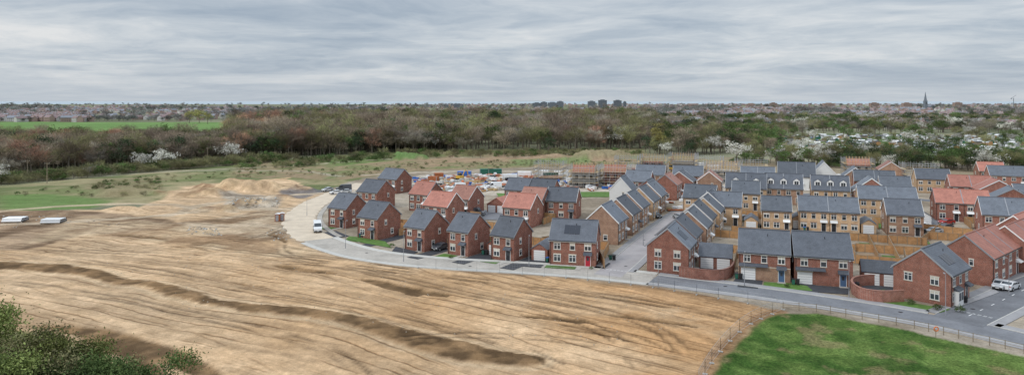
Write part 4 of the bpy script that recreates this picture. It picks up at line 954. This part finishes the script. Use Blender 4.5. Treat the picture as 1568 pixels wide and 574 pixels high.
def single(name,mesh,u,v,s=1,z=0,rz=0):
    o=link(bpy.data.objects.new(name,mesh)); o.location=(*P(u,v),z); o.scale=(s,s,s); o.rotation_euler=(0,0,rz)
for u,v,s in ((365,211,1.8),(385,209,2.05),(408,210,2.15),(425,211,1.8),(395,215,1.65),(440,210,1.6),(376,216,1.55),(455,208,1.45),(350,213,1.4)): single('russet_tree',T_['pink'][0],u,v,s,0,u)
single('poplar_tree',T_['poplar'][0],1006,233,1.05); single('poplar_tree',T_['poplar'][0],1010,236,.8,0,2)
for u,v,s in ((290,189,1.6),(305,189,1.8),(318,190,1.4)): single('willow_tree',T_['yellow'][0],u,v,s,0,u)
for u,v,s in ((55,240,.85),(66,243,.7)): single('blossom_tree',T_['blossom'][0],u,v,s)
for u,v,s in ((1315,250,1.1),(1330,248,.9),(1418,252,1.0),(1450,238,1.0),(840,236,.9),(545,236,1.0),(1290,250,.8)): single('evergreen_tree',T_['dark'][0],u,v,s,0,u)
for u,v,s in ((905,412,.16),(1470,478,.3),(935,395,.25),(1205,440,.2),(1395,466,.25),(600,378,.25),(690,396,.2),(1436,475,.3),(1345,458,.3),(1555,415,.4),(1350,452,.28)): single('garden_shrub',T_['bush'][0],u,v,s,0,u)
nb1=tree_mesh('hawthorn_bush','thicket',301,h=9,cr=4.2,th=.12,nl=26000,ls=.17); nb2=tree_mesh('bramble_bush','olive',302,h=8,cr=4.0,th=.1,nl=20000,ls=.16); nb3=tree_mesh('laurel_bush','green',303,h=7,cr=3.6,th=.1,nl=22000,ls=.17)
def near_(mesh,name,x,y,s,rz):
    o=link(bpy.data.objects.new(name,mesh)); o.location=(x,y,0); o.scale=(s,s,s); o.rotation_euler=(0,0,rz)
near_(nb1,'hawthorn_bush',-56,70,1.15,0); near_(nb2,'bramble_bush',-49,66,1.15,1); near_(nb1,'hawthorn_bush',-46.5,69,.95,2.2); near_(nb2,'bramble_bush',-43,67,.95,3); near_(nb3,'laurel_bush',-38,66,1.08,1.4); near_(nb1,'hawthorn_bush',-61,74,1.1,4); near_(nb2,'bramble_bush',-53,76,.8,5); near_(nb3,'laurel_bush',-42.5,63,1.05,.5); near_(nb1,'hawthorn_bush',-50,62,1.1,2)
# ---------------------------------------------------------------- allotments
mb=MB()
for x,y in region([(1180,238),(1200,208),(1800,208),(1800,250),(1300,245)],560):
    a=random.uniform(-.5,.1)+random.choice([0,1.57]);ca,sa=math.cos(a),math.sin(a);T=lambda X_,Y_,Z_:(x+X_*ca-Y_*sa,y+X_*sa+Y_*ca,Z_)
    w,d,h=random.uniform(1,2),random.uniform(1.2,2.6),random.uniform(1.7,2.2); mt=random.choice(['polythene','white','timber_old','timber_old','timber','cgreen','grey_block','galv','galv'])
    if mt=='polythene' and random.random()<.6:
        n=7; prof=[(w*math.cos(math.pi*k/n),h*math.sin(math.pi*k/n)) for k in range(n+1)]; mb.extr(prof,-d*1.3,d*1.3,mt,T)
    else:
        mb.extr([(-w,0),(w,0),(w,h),(0,h+.6),(-w,h)],-d,d,mt,T); mb.extr([(-w-.1,h-.02),(0,h+.62),(w+.1,h-.02),(w+.1,h+.06),(0,h+.7),(-w-.1,h+.06)],-d-.1,d+.1,random.choice(['grey_block','black','galv','white']),T)
for x,y in region([(1180,238),(1200,208),(1800,208),(1800,250),(1300,245)],420):
    a=random.choice([0,1.57])-.35;ca,sa=math.cos(a),math.sin(a);T=lambda X_,Y_,Z_:(x+X_*ca-Y_*sa,y+X_*sa+Y_*ca,Z_)
    mb.box(-1,1,-3,3,0,random.uniform(.2,.5),random.choice(['gsoil','lawn','lawn','blue','polythene','plank']),T)
mb.build('allotment_sheds')
# ---------------------------------------------------------------- distant town
mb=MB()
def thouse(x,y,sc=1):
    a=random.choice([.3,1.87,-.4,1.1,0]);ca,sa=math.cos(a),math.sin(a);T=lambda X_,Y_,Z_:(x+X_*ca-Y_*sa,y+X_*sa+Y_*ca,Z_)
    w,d,h=random.uniform(4,10)*sc,4*sc,random.uniform(5,7.5)*sc; wm=random.choice(['twall','twall','twall2']); rm=random.choice(['troof','troof','troof2'])
    mb.extr([(-d,0),(d,0),(d,h),(0,h+3*sc),(-d,h)],-w,w,wm,T); mb.extr([(-d-.4,h-.3),(0,h+3*sc+.1),(d+.4,h-.3),(d+.4,h+.1),(0,h+3*sc+.5),(-d-.4,h+.1)],-w-.2,w+.2,rm,T)
    for q in (-w*.6,w*.6): mb.box(-.5,.5,q-.6,q+.6,h+2*sc,h+4.4*sc,wm,T)
    if y<2200:
        for q in np.arange(-w+1.5,w-1,2.6):
            for z in (1,3.6): mb.box(-d-.05,-d-.01,q,q+1.2,z,z+1.2,'glass',T)
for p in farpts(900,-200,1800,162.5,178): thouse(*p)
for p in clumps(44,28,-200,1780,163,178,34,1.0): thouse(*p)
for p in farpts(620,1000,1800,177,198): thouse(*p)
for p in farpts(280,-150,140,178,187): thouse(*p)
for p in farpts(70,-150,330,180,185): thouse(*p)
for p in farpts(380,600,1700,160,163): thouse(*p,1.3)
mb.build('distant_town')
def block(u,Y,w,d,h,mat='farstone',n='distant_tower_block'):
    x=(u-CX)/F*Y; mb=MB(); mb.box(-w/2,w/2,0,d,0,h,mat); mb.box(-w/4,w/4,d*.2,d*.6,h,h+3,mat)
    for z in np.arange(3,h-2,3):
        for q in np.arange(-w/2+1.5,w/2-2,4): mb.box(q,q+2,-.1,-.01,z,z+1.4,'glass')
    mb.build(n,None,(x,Y,0))
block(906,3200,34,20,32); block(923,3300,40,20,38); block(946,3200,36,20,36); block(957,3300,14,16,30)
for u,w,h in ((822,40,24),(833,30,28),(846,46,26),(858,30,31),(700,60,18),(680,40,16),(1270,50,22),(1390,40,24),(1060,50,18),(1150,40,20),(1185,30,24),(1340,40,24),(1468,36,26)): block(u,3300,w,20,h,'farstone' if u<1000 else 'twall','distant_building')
mb=MB()
mb.box(-5,5,-5,5,0,32,'farstone'); mb.tube((0,0,32),(0,0,68),5.4,.25,'farstone',8)
for sx_ in (-4.6,4.6):
    for sy_ in (-4.6,4.6): mb.tube((sx_,sy_,32),(sx_,sy_,38),.9,.1,'farstone',4)
mb.extr([(5,0),(36,0),(36,12),(5,12)],-7,7,'farstone'); mb.extr([(-8,12),(0,20),(8,12)],5,36,'troof2',lambda x,y,z:(y,x,z)); mb.box(-1.2,1.2,-5.1,-5.01,22,28,'black')
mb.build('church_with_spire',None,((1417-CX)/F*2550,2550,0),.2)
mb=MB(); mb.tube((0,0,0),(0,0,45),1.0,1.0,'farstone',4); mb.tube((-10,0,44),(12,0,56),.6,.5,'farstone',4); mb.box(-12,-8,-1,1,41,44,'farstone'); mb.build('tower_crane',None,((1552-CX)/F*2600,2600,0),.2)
# ---------------------------------------------------------------- world / light
w=bpy.data.worlds.new('World'); scene.world=w; w.use_nodes=True; nt=w.node_tree; bg=nt.nodes['Background']
SE,SR=42,235
sky=N(nt,'ShaderNodeTexSky',sky_type='NISHITA'); sky.sun_disc=False; sky.sun_elevation=math.radians(SE); sky.sun_rotation=math.radians(SR); sky.dust_density=2
tc=N(nt,'ShaderNodeTexCoord').outputs['Generated']; s=N(nt,'ShaderNodeSeparateXYZ'); nt.links.new(tc,s.inputs[0])
z=math_(nt,'MAXIMUM',s.outputs[2],0.0); zz=math_(nt,'ADD',z,0.085)
cb=N(nt,'ShaderNodeCombineXYZ'); nt.links.new(math_(nt,'DIVIDE',s.outputs[0],zz),cb.inputs[0]); nt.links.new(math_(nt,'DIVIDE',s.outputs[1],zz),cb.inputs[1])
wv=N(nt,'ShaderNodeTexNoise'); wv.inputs['Scale'].default_value=.45; wv.inputs['Detail'].default_value=4; nt.links.new(cb.outputs[0],wv.inputs['Vector'])
va=N(nt,'ShaderNodeVectorMath',operation='MULTIPLY_ADD'); nt.links.new(wv.outputs['Color'],va.inputs[0]); va.inputs[1].default_value=(1.8,1.8,0); nt.links.new(cb.outputs[0],va.inputs[2])
nA=noise(nt,va.outputs[0],0.42,6,0.55); nB=noise(nt,va.outputs[0],2.2,6,0.65)
mp=N(nt,'ShaderNodeMapping'); mp.inputs['Location'].default_value=(13.1,2.7,0); mp.inputs['Scale'].default_value=(0.75,1.1,1); mp.inputs['Rotation'].default_value=(0,0,.35); nt.links.new(va.outputs[0],mp.inputs[0])
nC=noise(nt,mp.outputs[0],0.8,6,0.6)
f=math_(nt,'ADD',math_(nt,'MULTIPLY',nA,.48),math_(nt,'ADD',math_(nt,'MULTIPLY',nB,.18),math_(nt,'MULTIPLY',nC,.34)))
cl=N(nt,'ShaderNodeValToRGB'); nt.links.new(f,cl.inputs[0])
e=cl.color_ramp.elements; e[0].position=.39; e[0].color=(.35,.425,.52,1); e[1].position=.62; e[1].color=(.80,.81,.82,1)
x=e.new(.47); x.color=(.48,.545,.62,1); x=e.new(.545); x.color=(.635,.68,.725,1)
hor=ramp(nt,z,0.0,.05,1,0)
c=mixc(nt,math_(nt,'MULTIPLY',hor,.65),cl.outputs[0],(.56,.61,.665))
zb=ramp(nt,z,.15,.8,1.0,2.3)
vm=N(nt,'ShaderNodeVectorMath',operation='SCALE'); nt.links.new(c,vm.inputs[0]); nt.links.new(zb,vm.inputs[3])
sm_=N(nt,'ShaderNodeVectorMath',operation='SCALE'); nt.links.new(sky.outputs[0],sm_.inputs[0]); sm_.inputs[3].default_value=.09
fin=mixc(nt,.90,sm_.outputs[0],vm.outputs[0]); nt.links.new(fin,bg.inputs['Color']); bg.inputs['Strength'].default_value=1.0
ld=bpy.data.lights.new('sun','SUN'); ld.energy=1.2; ld.angle=math.radians(12); ld.color=(1,.96,.9); so=link(bpy.data.objects.new('sun',ld))
az=math.radians(SR); el=math.radians(SE); dv=Vector((math.sin(az)*math.cos(el),math.cos(az)*math.cos(el),math.sin(el)))
so.rotation_euler=(-dv).to_track_quat('-Z','Y').to_euler()
# ---------------------------------------------------------------- camera
cd=bpy.data.cameras.new('camera'); cd.sensor_width=36; cd.lens=F/1568*36; cd.shift_y=-(287-HY)/1568; cd.clip_end=120000; cd.clip_start=.5
co=link(bpy.data.objects.new('camera',cd)); co.location=(0,0,H); co.rotation_euler=(math.radians(90),0,0); scene.camera=co
scene.view_settings.view_transform='Standard'; scene.view_settings.look='None'; scene.view_settings.exposure=0
